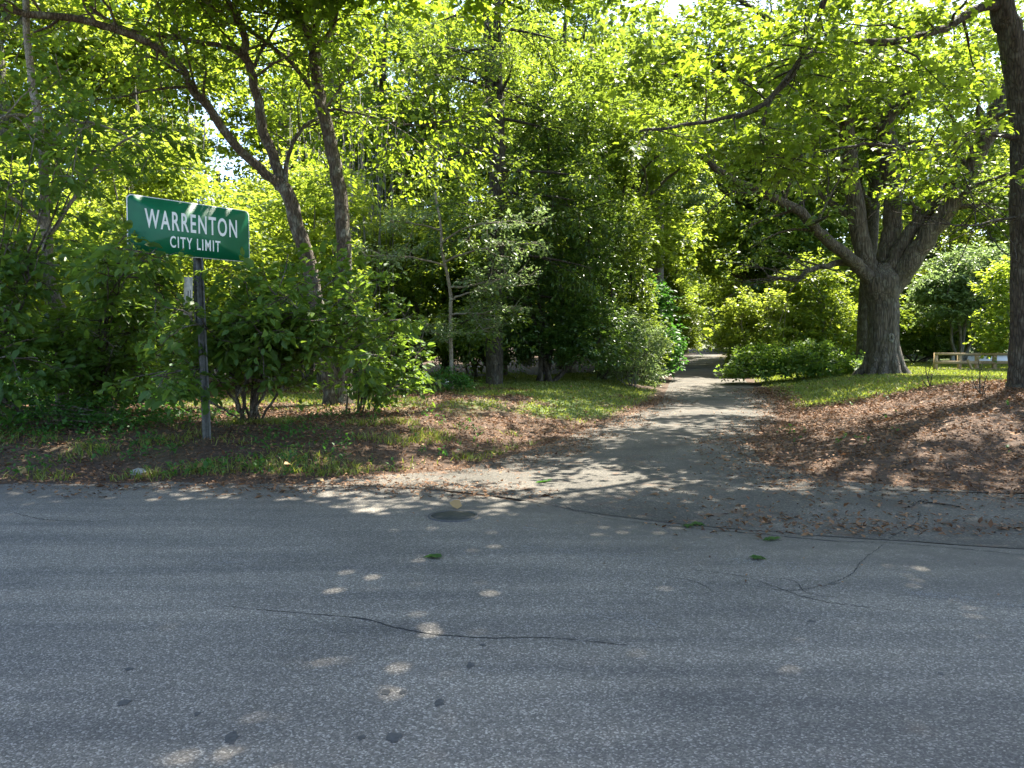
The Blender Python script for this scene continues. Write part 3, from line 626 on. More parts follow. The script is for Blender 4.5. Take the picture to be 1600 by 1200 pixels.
# T2: slender trunk beside it
b2 = G(536, 632); d2 = float(b2[1]) + .1
tr2 = spline(np.array([b2 - (0, 0, .2), P(537, 590, d2), P(540, 500, d2), P(537, 412, d2), P(536, 350, d2), P(531, 300, d2), P(517, 225, d2), P(499, 150, d2), P(491, 85, d2)]), 34, .012, rg)
r2_ = np.interp(np.linspace(0, 1, 34), [0, .06, .3, 1], [.26, .19, .165, .12])
L2 = [(limb_px([(492, 90, d2), (480, 50, d2), (465, 19, d2), (457, 0, d2), (440, -70, d2), (436, -200, d2)], 22, .012, rg), .10, .05),
      (limb_px([(492, 88, d2), (499, 75, d2), (517, 49, d2 + .2), (529, 0, d2 + .4), (545, -80, d2 + .7), (575, -170, d2 + .9)], 20, .012, rg), .07, .035),
      (limb_px([(499, 152, d2), (491, 148, d2), (457, 101, d2 - .3), (412, 64, d2 - .7), (356, 26, d2 - 1.1), (319, 0, d2 - 1.4), (250, -70, d2 - 2)], 22, .012, rg), .055, .025),
      (limb_px([(509, 170, d2), (540, 173, d2 - .2), (600, 187, d2 - .6), (645, 195, d2 - .9), (700, 190, d2 - 1.2)], 16, .012, rg), .032, .012)]
make_tree('slender_tree', 'slender straight-trunked tree just right of the forked tree', 'tree', tr2, r2_, L2, M['bark_brown'], M['maple'], 22,
          dict(n2=13, l2=2.0, n3=7, l3=.65, n=14, width=.27, L=.115, t0=.2, shape='oval', sagk=.2))
# T3: pale leaning sapling at the left
d3 = 12.2; b3 = on(P(98, 660, d3)[0], d3)
tr3 = spline(np.array([b3 - (0, 0, .1), P(96, 590, d3), P(94, 492, d3), P(79, 444, d3), P(71, 350, d3), P(70, 300, d3), P(67, 251, d3), P(60, 180, d3 + .2), P(45, 90, d3 + .5), P(40, -20, d3 + .7)]), 30, .01, rg)
L3 = [(limb_px([(71, 355, d3), (50, 335, d3 - .2), (20, 310, d3 - .4), (0, 292, d3 - .6), (-60, 270, d3 - 1)], 14, .01, rg), .04, .015),
      (limb_px([(92, 490, d3), (60, 450, d3 - .2), (20, 415, d3 - .3), (-40, 400, d3 - .5)], 12, .01, rg), .03, .012),
      (limb_px([(74, 370, d3), (110, 320, d3 + .1), (150, 260, d3 + .3), (200, 215, d3 + .6), (260, 200, d3 + .8)], 14, .01, rg), .035, .012),
      (limb_px([(67, 250, d3), (100, 200, d3 - .4), (130, 190, d3 - .9), (170, 200, d3 - 1.3)], 12, .01, rg), .03, .012),
      (limb_px([(63, 200, d3), (30, 180, d3 - .5), (0, 185, d3 - .9), (-60, 200, d3 - 1.2)], 12, .01, rg), .03, .012)]
make_tree('leaning_sapling', 'pale thin-trunked tree leaning at the left edge of the photo', 'tree', tr3, np.linspace(.10, .05, 30), L3, M['bark_pale'], M['young'], 23,
          dict(n2=8, l2=1.2, n3=6, l3=.45, n=10, width=.2, L=.13, t0=.2, shape='oval', sagk=.2))

# right-hand maple
dm = 15.6; bm = on(P(1598, 615, dm)[0], dm); xm = bm[0]
trm = spline(np.array([bm - (0, 0, .3), bm + (0, 0, .15), P(1600, 560, dm), P(1603, 430, dm), P(1600, 300, dm), P(1600, 200, dm), P(1588, 110, dm), P(1578, 50, dm), P(1565, 10, dm), P(1560, -120, dm), P(1575, -300, dm), P(1560, -500, dm)]), 44, .01, rg)
rm = np.interp(np.linspace(0, 1, 44), [0, .04, .1, .3, .7, 1], [.48, .38, .29, .26, .22, .14])
LM = [(limb_px([(1574, 20, dm), (1548, 8, dm - .1), (1515, 20, dm - .3), (1480, 42, dm - .5), (1430, 58, dm - .9), (1380, 66, dm - 1.2), (1310, 66, dm - 1.6), (1265, 85, dm - 2.0), (1235, 120, dm - 2.3), (1190, 165, dm - 2.7), (1130, 185, dm - 3.0), (1040, 200, dm - 3.3), (1000, 205, dm - 3.6)], 36, .012, rg), .10, .02),
      (limb_px([(1310, -60, dm - 2.6), (1290, -10, dm - 2.5), (1270, 50, dm - 2.5), (1248, 95, dm - 2.5), (1215, 140, dm - 2.6), (1195, 180, dm - 2.7), (1188, 220, dm - 2.8), (1180, 258, dm - 2.9)], 20, .012, rg), .06, .012),
      (limb_px([(1590, 216, dm), (1555, 210, dm - .2), (1520, 208, dm - .5), (1470, 224, dm - .9), (1420, 234, dm - 1.3), (1370, 224, dm - 1.7), (1310, 232, dm - 2.1), (1250, 244, dm - 2.6), (1200, 240, dm - 3)], 28, .012, rg), .055, .012),
      (limb_px([(1592, 340, dm), (1565, 343, dm - .3), (1525, 352, dm - .7), (1480, 350, dm - 1)], 12, .012, rg), .03, .01),
      (limb_px([(1560, -150, dm), (1500, -190, dm - .8), (1400, -200, dm - 2), (1320, -120, dm - 2.6), (1250, -160, dm - 3.4), (1130, -190, dm - 4.4), (1000, -230, dm - 5.2)], 26, .012, rg), .12, .04),
      (np.array([P(1570, -230, dm) + np.array([-.9 * t * 5, -1.6 * t * 5, .5 * t * 5 - .25 * t * t * 5]) for t in np.linspace(0, 1, 22)]), .12, .04),
      (np.array([P(1570, -330, dm) + np.array([-1.5 * t * 5, .5 * t * 5, .5 * t * 5]) for t in np.linspace(0, 1, 22)]), .11, .04),
      (np.array([P(1565, -400, dm) + np.array([.9 * t * 5, -.8 * t * 5, .6 * t * 5]) for t in np.linspace(0, 1, 22)]), .11, .04),
      (np.array([P(1590, -100, dm) + np.array([.9 * t * 5, .3 * t * 5, .3 * t * 5]) for t in np.linspace(0, 1, 16)]), .10, .03),
      (np.array([P(1565, -500, dm) + np.array([-.6 * t * 5, -1.3 * t * 5, .9 * t * 5]) for t in np.linspace(0, 1, 20)]), .11, .04)]
mp_ = make_tree('maple_tree', 'dark-trunked maple at the right edge reaching limbs over the drive', 'tree', trm, rm, LM, M['bark_dark'], M['maple'], 31,
          dict(n2=18, l2=2.1, n3=8, l3=.7, n=15, width=.27, L=.12, asp=.95, t0=.18, shape='maple', sagk=.14, step=3, zmin=4.55, top=([(.5, 14, 5.4, 11.8, 9.8, .8, 2250, 0), (6, 15, 11.8, 17, 11.5, 1.0, 350, .8)], 0, 22, .5, .19)), k=18, rough=.16)  # top: unseen boughs added to shade the road and dapple the litter

# great oak with many limbs
do = 29.0; bo = on(P(1380, 575, do)[0], do); sc = do / F
def opx(px, py, dd=0): return P(px, py, do + dd)
tro = spline(np.array([bo - (0, 0, .5), bo + (0, 0, .1), opx(1380, 545), opx(1381, 500), opx(1380, 475), opx(1378, 455), opx(1378, 436), opx(1379, 412)]), 30)
ro = np.interp(np.linspace(0, 1, 30), [0, .12, .2, .35, .6, .75, .86, 1], [.76, .68, .60, .53, .55, .68, .70, .3])
LO = [(limb_px([(1368, 450, do), (1345, 420, do - .4), (1325, 402, do - .8), (1290, 372, do - 1.4), (1255, 338, do - 2), (1205, 305, do - 2.7), (1150, 285, do - 3.4), (1090, 240, do - 4)], 30, .03, rg), .27, .10),
      (limb_px([(1366, 440, do), (1348, 385, do), (1338, 330, do), (1328, 250, do), (1320, 180, do), (1308, 110, do), (1300, 40, do), (1296, -50, do), (1290, -160, do)], 34, .03, rg), .34, .2),
      (limb_px([(1380, 430, do + .3), (1392, 370, do + .4), (1395, 310, do + .5), (1388, 240, do + .6), (1383, 160, do + .8), (1376, 60, do + 1), (1370, -60, do + 1.2)], 30, .03, rg), .38, .2),
      (limb_px([(1385, 430, do), (1405, 390, do - .2), (1432, 350, do - .4), (1455, 318, do - .6), (1500, 270, do - 1)], 20, .03, rg), .30, .14),
      (limb_px([(1392, 450, do), (1418, 415, do - .4), (1448, 372, do - .8), (1478, 330, do - 1.2), (1498, 295, do - 1.5), (1530, 240, do - 2), (1570, 150, do - 2.6), (1620, 40, do - 3)], 30, .03, rg), .42, .2),
      (limb_px([(1345, 415, do), (1310, 412, do - .5), (1275, 418, do - 1), (1235, 436, do - 1.6), (1200, 432, do - 2.4)], 18, .03, rg), .15, .05),
      (limb_px([(1340, 350, do), (1310, 325, do + .5), (1270, 295, do + 1.2), (1225, 250, do + 2)], 16, .03, rg), .15, .06),
      (limb_px([(1310, 120, do), (1260, 80, do - .8), (1200, 30, do - 1.5), (1120, -20, do - 2.5)], 18, .03, rg), .16, .06),
      (limb_px([(1385, 190, do + .7), (1430, 130, do), (1480, 90, do - .8), (1560, 20, do - 1.5)], 18, .03, rg), .18, .06),
      (limb_px([(1322, 190, do), (1280, 160, do - .9), (1200, 120, do - 2.0), (1110, 100, do - 3)], 18, .03, rg), .16, .05)]
oak = make_tree('oak_tree', 'massive old oak with thick spreading limbs beyond the leaf mound', 'tree', tro, ro, LO, M['bark_oak'], M['oak'], 41,
          dict(n2=15, l2=3.2, n3=8, l3=.9, n=17, width=.40, L=.17, t0=.42, zmin=4.6, top=([(2, 17, 15, 34, 11.2, 1.2, 2300, .9)], 0, 22, .5, .2), sagk=.14, step=3, asp=.6), k=28, rough=.14)  # top: boughs added to shade the drive, also filling the canopy
# root flare ridges and branch collar
a = Acc()
for k in range(9):
    an = k / 9 * 2 * math.pi + .3 * rg.random(); c, s_ = math.cos(an), math.sin(an); q = rg.uniform(.85, 1.15)
    pts = spline(np.array([(.38 * c, .38 * s_, 1.9 * q), (.43 * c, .43 * s_, 1.0 * q), (.56 * c, .56 * s_, .42), (.8 * c * q, .8 * s_ * q, .05), (1.1 * c * q, 1.1 * s_ * q, -.3)]), 12)
    a.tube(pts, np.interp(np.linspace(0, 1, 12), [0, .4, 1], [.05, .21, .10]), 9, .2, rg)
o = a.build('root_flare', M['bark_oak'], oak, smooth=True); o.location = (0, 0, .45)
a = Acc(); kp = opx(1393, 507, -.74) - bo; n = 16
for rr_, wd_ in ((.11, .05),):
    ang = np.arange(n + 1) / n * 2 * math.pi; a.tube(np.stack([kp[0] + rr_ * .62 * np.cos(ang), kp[1] + 0 * ang, kp[2] + rr_ * 1.2 * np.sin(ang)], -1), wd_, 6, cap=False)
a.build('branch_scar', M['bark_grey'], oak, smooth=True)

# dogwood: thin pale trunk with level sprays
dd = float(G(706, 609)[1]); dd = min(dd, 21.5); bd = on(P(706, 609, dd)[0], dd)
trd = spline(np.array([bd - (0, 0, .1), P(704, 550, dd), P(704, 500, dd), P(702, 444, dd), P(691, 399, dd), P(688, 350, dd + .2), P(680, 300, dd + .3)]), 24, .008, rg)
LD = [(limb_px([(703, 449, dd), (730, 447, dd - .2), (762, 440, dd - .5), (800, 432, dd - .8)], 12, .01, rg), .035, .012),
      (limb_px([(703, 470, dd), (725, 459, dd - .2), (770, 451, dd - .4), (835, 443, dd - .7)], 12, .01, rg), .035, .010),
      (limb_px([(703, 492, dd), (725, 489, dd - .2), (755, 489, dd - .4), (800, 478, dd - .7)], 12, .01, rg), .03, .010),
      (limb_px([(701, 536, dd), (690, 526, dd - .3), (676, 519, dd - .6), (655, 516, dd - .8)], 10, .01, rg), .022, .010),
      (limb_px([(694, 410, dd), (730, 395, dd - .4), (780, 384, dd - .8), (840, 380, dd - 1.2)], 12, .01, rg), .035, .010),
      (limb_px([(694, 415, dd), (660, 405, dd - .6), (620, 400, dd - 1.1), (570, 400, dd - 1.5)], 12, .01, rg), .03, .010),
      (limb_px([(690, 380, dd), (730, 355, dd - .4), (790, 345, dd - .9), (850, 350, dd - 1.3)], 12, .01, rg), .03, .010),
      (limb_px([(688, 360, dd), (650, 350, dd - .5), (610, 345, dd - 1)], 10, .01, rg), .028, .010),
      (limb_px([(700, 520, dd), (730, 522, dd - .4), (765, 512, dd - .7)], 10, .01, rg), .02, .008)]
make_tree('dogwood_tree', 'thin pale dogwood with level branches at the back of the grass', 'tree', trd, np.linspace(.065, .03, 24), LD, M['bark_pale'], M['pale'], 51,
          dict(n2=8, l2=.9, n3=5, l3=.35, n=13, width=.18, L=.10, t0=.35, sagk=.02, flat=.2, step=1), k=9)

# tall dark twin-stemmed evergreen
dt = 24.0; bt = on(P(772, 600, dt)[0], dt)
trt = spline(np.array([bt - (0, 0, .3), P(772, 500, dt), P(774, 400, dt), P(776, 300, dt), P(777, 230, dt), P(777, 160, dt)]), 20, .015, rg)
LT = [(limb_px([(775, 240, dt), (766, 150, dt), (762, 60, dt), (759, -40, dt), (758, -200, dt), (750, -420, dt)], 26, .015, rg), .165, .07),
      (limb_px([(780, 240, dt + .1), (779, 150, dt + .1), (777, 50, dt + .1), (779, -60, dt + .2), (784, -200, dt), (792, -400, dt)], 26, .015, rg), .165, .07)]
for k in range(26):
    y_ = -60 + 580 * k / 25 * rg.uniform(.85, 1.1); an = rg.uniform(0, 2 * math.pi); ln = rg.uniform(2.2, 3.6)
    p0 = P(772, y_, dt); LT.append((np.array([p0 + np.array([math.cos(an) * ln * t, math.sin(an) * ln * t, -.1 * ln * t - .12 * ln * t * t + .2 * t]) for t in np.linspace(0, 1, 10)]), .06, .015))
make_tree('twin_stemmed_tree', 'tall dark evergreen whose trunk splits into two parallel stems', 'tree', trt, np.linspace(.27, .22, 20), LT, M['bark_dark'], M['oak'], 61,
          dict(n2=9, l2=1.8, n3=7, l3=.6, n=16, width=.28, L=.15, t0=.1, sagk=.2, step=3, asp=.45))

# ------------------------------------------------------------------ blob-crowned plants (bushes, hollies, hedges)
def bush(name, label, cat, x, y, ells, n, leafmat, bark, seed, per=12, width=.22, L=.08, asp=.6, out=.4, shape='diamond', stems=5, sr=.04, inner=.3, group=None, jn=.5, droop=.2, top=None, up=1.0, low=-.6):
    rg = np.random.default_rng(seed); base = on(x, y); root = thing(name, label, cat, group, tuple(base))
    E = [(base + np.array(c), r, wt) for c, r, wt in ells]
    A, B = blobs(E, n, rg, inner, out, low); A, B = keep_above(A, B)
    a = Acc()
    for k in range(stems):
        c, r, _ = E[k % len(E)]; an = rg.uniform(0, 2 * math.pi)
        s0 = base + np.array([math.cos(an), math.sin(an), 0]) * .12 * stems ** .5 * rg.random() + (0, 0, -.1)
        e = np.array(c) + np.array(r) * rg.normal(0, .35, 3) * [1, 1, .6]
        p = spline([s0, s0 * .5 + e * .5 + rg.normal(0, .12, 3) + (0, 0, .1), e, e + np.array([.3 * math.cos(an), .3 * math.sin(an), r[2] * .5])], 14, .012, rg)
        a.tube(p, np.linspace(sr, sr * .25, 14), 6, .1, rg)
        for q in range(4):
            i = rg.integers(5, 13); tt = A[rg.integers(len(A))]
            if np.linalg.norm(tt - p[i]) < 2.2: a.tube(spline([p[i], (p[i] + tt) / 2 + (0, 0, .05), tt], 6), np.linspace(sr * .4, .006, 6), 4)
    twigs_to(a, A, B, .006, 4)
    o = a.build('stems', bark, root); o.location = tuple(-base); o['kind'] = 'stuff'
    C, D, N, Ls, W, vr = spray(A, B, per, width, L, rg, asp, droop, jn, up)
    ok = C[:, 2] > height(C[:, 0], C[:, 1]) + .01
    o = leaves_obj('foliage', C[ok], D[ok], N[ok], Ls[ok], W[ok], leafmat, root, shape, rg, vr[ok]); o.location = tuple(-base)
    return root
def at_(px, dep): return float(P(px, 600, dep)[0]), dep
# big hollies behind the grass
x, y = at_(850, 25.5)
bush('holly_tree', 'large dark glossy holly filling the bank left of the drive', 'tree', x, y, [((0, 0, 1.9), (2.6, 1.8, 2.2), 3), ((.4, .2, 4.6), (2.1, 1.8, 2.3), 3), ((.3, .4, 7.4), (1.6, 1.5, 2.4), 2), ((1.6, -.6, 1.4), (1.4, 1.2, 1.5), 1)], 3500, M['holly'], M['bark_dark'], 71, per=16, width=.22, L=.125, asp=.5, sr=.10, stems=6)
x, y = at_(775, 27)
bush('holly_tree', 'dark glossy holly skirting the foot of the twin-stemmed evergreen', 'tree', x, y, [((0, 0, 1.5), (1.8, 1.3, 1.7), 2), ((-.2, .3, 3.8), (1.5, 1.3, 1.7), 1.4)], 2000, M['holly'], M['bark_dark'], 70, per=14, width=.22, L=.125, asp=.5, sr=.07, stems=5)
x, y = at_(985, 31)
bush('shrub', 'dark green shrub leaning over the left edge of the drive', 'shrub', x, y, [((0, 0, 1.4), (1.3, 1.3, 1.5), 2), ((-.3, .3, 3.6), (1.3, 1.2, 1.6), 1.4), ((-.2, .5, 6), (1.1, 1.1, 1.6), 1)], 1900, M['oak'], M['bark_dark'], 69, per=14, width=.24, L=.14, sr=.05, stems=6)
x, y = at_(940, 28.5)
bush('holly_tree', 'tall narrow dark evergreen beside the drive right of the big holly', 'tree', x, y, [((0, 0, 1.8), (1.6, 1.5, 2), 2), ((0, .3, 4.8), (1.5, 1.4, 2.5), 2), ((0, .5, 8), (1.2, 1.2, 2.4), 1.4)], 2800, M['oak'], M['bark_dark'], 72, per=14, width=.22, L=.14, sr=.09, stems=5)
x, y = at_(655, 26.5)
bush('holly_tree', 'mid-green bushy tree directly behind the pale dogwood', 'tree', x, y, [((0, 0, 1.8), (1.9, 1.5, 2.0), 2), ((-.3, .3, 4.4), (1.8, 1.5, 2.0), 2)], 1500, M['wood'], M['bark_dark'], 73, per=14, width=.22, L=.125, asp=.5, sr=.08, stems=5)
x, y = at_(985, 27.0)
bush('shrub', 'pale green arching shrub at the left edge of the drive', 'shrub', x, y, [((0, 0, .6), (1.1, 1.0, .75), 1), ((.35, -.2, 1.6), (.75, .6, .6), .6), ((-.3, .1, 2.3), (.5, .5, .4), .3)], 620, M['pale'], M['bark_grey'], 74, per=12, width=.22, L=.12, asp=.4, sr=.03)
x, y = at_(1010, 34)
bush('shrub', 'bushy mid-green shrub farther along the left of the drive', 'shrub', x, y, [((0, 0, 1.2), (1.5, 1.4, 1.5), 1), ((-.2, .3, 3.2), (1.3, 1.2, 1.5), .8)], 1200, M['fern'], M['bark_grey'], 75, per=12, width=.25, L=.18, sr=.05)
# broad low patch of greens on the right of the drive
x, y = at_(1262, 31)
bush('low_shrub', 'low spreading bright green shrub left of the great oak', 'shrub', x, y, [((0, 0, .35), (1.9, 1.4, .8), 2.4), ((-1.7, .5, .5), (1.1, 1.2, .9), 1.4), ((1.6, .2, .3), (1.2, 1.2, .6), 1), ((.3, .6, .9), (.7, .8, .6), .7), ((-2.6, -.2, .2), (.8, .9, .45), .6)], 1500, M['young'], M['bark_grey'], 76, per=12, width=.24, L=.14, asp=.75, sr=.02, stems=8, low=-.1)
x, y = at_(1175, 37)
bush('shrub', 'golden-green twiggy shrub behind the low greens by the drive', 'shrub', x, y, [((0, 0, 1.3), (1.3, 1.2, 1.4), 1), ((.9, .3, 2.9), (1.1, 1.0, 1.3), .8), ((-.5, .2, 3.0), (.7, .7, 1.2), .5), ((1.4, 0, 1.2), (1.1, .9, 1.1), .6)], 1000, M['gold'], M['bark_pale'], 77, per=13, width=.28, L=.16, sr=.04, stems=9, inner=.2)
x, y = at_(1290, 38)
bush('shrub', 'loose mid-green shrub directly behind the low greens left of the oak', 'shrub', x, y, [((0, 0, 1.8), (2.2, 1.5, 1.9), 1), ((-.8, .3, 3.8), (1.6, 1.3, 1.6), .8)], 1300, M['wood'], M['bark_grey'], 78, per=13, width=.28, L=.17, sr=.05, stems=8, inner=.2)
x, y = at_(1500, 38)
bush('pale_tree', 'pale silvery-leaved tree behind the rail fence', 'tree', x, y, [((0, 0, 2.6), (2.2, 1.8, 1.6), 1), ((.6, .2, 4.4), (2.0, 1.6, 1.6), 1), ((-1.2, -.2, 3.6), (1.3, 1.2, 1.1), .6)], 1500, M['pale'], M['bark_grey'], 79, per=15, width=.3, L=.20, asp=.5, sr=.09, stems=5, inner=.35, low=-.3)
x, y = at_(1590, 33)
bush('shrub', 'light green shrub behind the right-hand maple trunk', 'shrub', x, y, [((0, 0, 1.6), (1.8, 1.4, 1.7), 1), ((.4, .3, 3.8), (1.6, 1.4, 1.5), .8)], 900, M['lime'], M['bark_grey'], 80, per=14, width=.28, L=.18, sr=.05)
x, y = at_(1425, 41)
bush('shrub', 'dark green undergrowth behind the oak trunk', 'shrub', x, y, [((0, 0, 1.4), (3.6, 1.4, 1.8), 1), ((2.5, .2, 1.1), (2.2, 1.2, 1.4), .5)], 1200, M['oak'], M['bark_dark'], 81, per=14, width=.3, L=.22, sr=.05)
# foreground shrubs around the sign
def arching(name, label, x, y, stems, leafmat, bark, seed, L=.13, n=10, width=.2, l2=.9, n2=7, n3=5, l3=.35, shape='oval', asp=.62, r=.022, sagk=.3, cat='shrub', dsh=0):
    """stems: list of tip pixels (px, py, depth) reached in an arch from the base"""
    rg = np.random.default_rng(seed); base = on(x, y); limbs = []
    for px, py, dep in stems:
        e = P(px, py, dep - dsh); s0 = base + rg.normal(0, .09, 3) * [1, 1, 0] - (0, 0, .1); h = e - s0
        mid = s0 + h * .5 + np.array([0, 0, .22 * np.linalg.norm(h[:2]) + .05]) + rg.normal(0, .06, 3)
        limbs.append((spline([s0, s0 + (mid - s0) * .5 + (0, 0, .15 * abs(h[2])), mid, e], 20, .012, rg), r * rg.uniform(.8, 1.2), .006))
    root = thing(name, label, cat, loc=tuple(base)); a = Acc()
    for pts, r0, r1 in limbs: a.tube(pts, np.linspace(r0, r1, len(pts)), 7, .1, rg)
    A, B = grow(limbs, rg, n2, l2, n3, l3, .22, .1, a, .4, sagk, 4); A, B = keep_above(A, B)
    twigs_to(a, A, B, .004, 1); o = a.build('stems', bark, root); o.location = tuple(-base); o['kind'] = 'stuff'
    C, D, N, Ls, W, vr = spray(A, B, n, width, L, rg, asp, .3, .45); ok = C[:, 2] > height(C[:, 0], C[:, 1]) + .01
    o = leaves_obj('foliage', C[ok], D[ok], N[ok], Ls[ok], W[ok], leafmat, root, shape, rg, vr[ok]); o.location = tuple(-base); return root
x, y = at_(387, 12.4)
arching('mulberry_sapling', 'broad-leaved sapling growing up in front of the sign post', x, y, [(470, 440, 11.5), (440, 440, 11.9), (385, 440, 12.0), (500, 430, 12.2), (225, 445, 11.5), (560, 470, 12), (470, 480, 11.5), (300, 500, 11.2), (235, 590, 10.9), (620, 500, 12.4), (420, 520, 11.4), (600, 560, 12.0), (540, 420, 12.6)],
        M['young'], M['bark_brown'], 91, L=.135, n=10, n2=11, l2=.9, r=.025, dsh=1.2, sagk=.12)
x, y = at_(560, 14.2)
arching('mulberry_sapling', 'leafy sapling screening the foot of the forked tree', x, y, [(600, 420, 13.8), (640, 480, 13.8), (560, 450, 13.6), (650, 560, 13.9), (600, 520, 13.2), (620, 610, 13.6)], M['young'], M['bark_brown'], 92, L=.13, n=9, n2=7, l2=.75, sagk=.12)
x, y = at_(150, 12.6)
arching('mulberry_sapling', 'dense leafy sapling left of the sign', x, y, [(208, 380, 9.6), (245, 388, 9.5), (225, 400, 9.7), (180, 385, 9.8), (170, 420, 9.9), (120, 400, 12.4), (250, 440, 12.6), (60, 440, 12.2), (160, 470, 11.7), (230, 500, 11.9), (90, 500, 11.6), (20, 520, 11.8), (180, 540, 11.4), (270, 540, 12), (120, 570, 11.3), (50, 590, 11.2)], M['young'], M['bark_brown'], 93, L=.13, n=9, n2=7, l2=.7, sagk=.14)
x, y = at_(-40, 11.5)
arching('mulberry_sapling', 'tall sapling spreading in from beyond the left edge', x, y, [(60, 190, 11), (130, 200, 11.2), (20, 240, 10.8), (90, 250, 10.8), (150, 225, 11.4), (30, 330, 11), (60, 400, 10.8), (20, 470, 10.8), (0, 540, 10.7), (60, 560, 10.6)], M['young'], M['bark_brown'], 94, L=.13, n=9, n2=6, l2=.75, r=.035)
x, y = at_(90, 13.8)
bush('undergrowth', 'dark low undergrowth at the foot of the leaning tree', 'shrub', x, y, [((0, 0, .5), (1.7, 1.0, .8), 2), ((1.3, .3, .4), (1.2, .8, .6), 1), ((-1.2, 0, .6), (1.0, .9, .9), 1)], 900, M['fern'], M['bark_brown'], 95, per=9, width=.18, L=.10, out=.3, sr=.02, shape='oval')
x, y = at_(160, 11.3)
bush('undergrowth', 'small leafy weeds along the verge left of the sign', 'shrub', x, y, [((-.9, 0, .15), (.8, .45, .35), 1), ((.1, .1, .12), (.7, .4, .32), 1), ((-2.0, 0, .2), (.8, .5, .45), 1)], 520, M['fern'], M['bark_brown'], 96, per=8, width=.12, L=.07, out=.2, sr=.008, stems=6, low=-.1)
x, y = at_(660, 19.5)
bush('undergrowth', 'low plants between the forked tree and the pale dogwood', 'shrub', x, y, [((-1.0, 0, .15), (1.1, .6, .4), 1), ((.3, .8, .15), (1.0, .6, .4), 1)], 420, M['fern'], M['bark_brown'], 97, per=9, width=.15, L=.09, out=.25, sr=.01, low=-.1)
# sapling in leaf litter, thin bare canes near the right-hand trunk
def canes(px, py, tips, label):
    b_ = G(px, py); a = Acc()
    for tx, ty in tips:
        e = P(tx, ty, float(b_[1]) + rg.uniform(-.1, .1)); a.tube(spline([b_ + rg.normal(0, .04, 3) * [1, 1, 0], (b_ + e) / 2 + rg.normal(0, .05, 3), e], 9), np.linspace(.014, .004, 9), 5)
    o = a.build('bare_shrub', M['bark_dark']); tag(o, label, 'shrub')
canes(1452, 608, [(1449, 560), (1457, 566), (1444, 580), (1461, 575)], 'thin bare stems standing on the grass right of the oak')
canes(1533, 620, [(1528, 560), (1545, 578), (1518, 585), (1550, 600), (1536, 566)], 'bare twiggy stems at the foot of the right-hand maple')

# ------------------------------------------------------------------ rail fence and what lies beyond it
M['cedar'] = bark_mat('weathered_cedar', (.32, .22, .12), (.6, .45, .27), 12, .3, 1, 0)
fd = 33.0; fz = 1.6 - (552 - 540) / F * fd
fence = thing('rail_fence', 'low tan timber rail fence between the oak and the right-hand maple', 'fence', loc=tuple(on(float(P(1478, 0, fd)[0]), fd)))
fb = np.array(fence.location)
x0_, x1_ = float(P(1474, 0, fd)[0]), float(P(1700, 0, fd)[0])
for px in (1478, 1516, 1544, 1572, 1612, 1650):
    x = float(P(px, 0, fd)[0]); zb = float(height(x, fd)); a = Acc(); a.box((0, 0, 0), (.13, .13, fz - zb + .25)); o = a.build('post', M['cedar'], fence)
    o.location = (x - fb[0], 0, (fz + zb) / 2 - .1 - fb[2]); o.rotation_euler = (0, R(rng.uniform(-1.5, 1.5)), 0)
for i, py in enumerate((553, 566, 578)):
    for k in range(3):
        a_, b_ = x0_ + (x1_ - x0_) * k / 3, x0_ + (x1_ - x0_) * (k + 1) / 3
        z_ = 1.6 - (py - 540) / F * fd; a = Acc(); a.box((0, 0, 0), (b_ - a_ - .02, .04, .13 if i else .10)); o = a.build('rail', M['cedar'], fence)
        o.location = ((a_ + b_) / 2 - fb[0], -.09, z_ - fb[2]); o.rotation_euler = (0, R(rng.uniform(-.4, .4)), 0)
a = Acc(); p0 = P(1512, 562, fd - .35); p1 = P(1526, 594, fd - .35); a.tube([p0, (p0 + p1) / 2, p1], [.05, .05, .05], 6); o = a.build('leaning_pole', M['cedar']); tag(o, 'short timber pole leaning against the rail fence', 'pole')
M['whitewash'] = plain('white_paint', (.75, .75, .74), .7, var=.08, scale=3)
wd0, wd1 = P(1486, 558, 40), P(1640, 558, 40)
wl = thing('low_wall', 'long low white wall seen through the rail fence', 'wall', loc=(float((wd0[0] + wd1[0]) / 2), 40, .5))
a = Acc(); a.box((0, 0, 0), (float(wd1[0] - wd0[0]), .25, .9)); o = a.build('wall_face', M['whitewash'], wl); o.location = (0, 0, .12)
a = Acc(); a.box((0, 0, 0), (float(wd1[0] - wd0[0]) + .1, .35, .07)); o = a.build('coping', M['stone'], wl); o.location = (0, 0, .61)

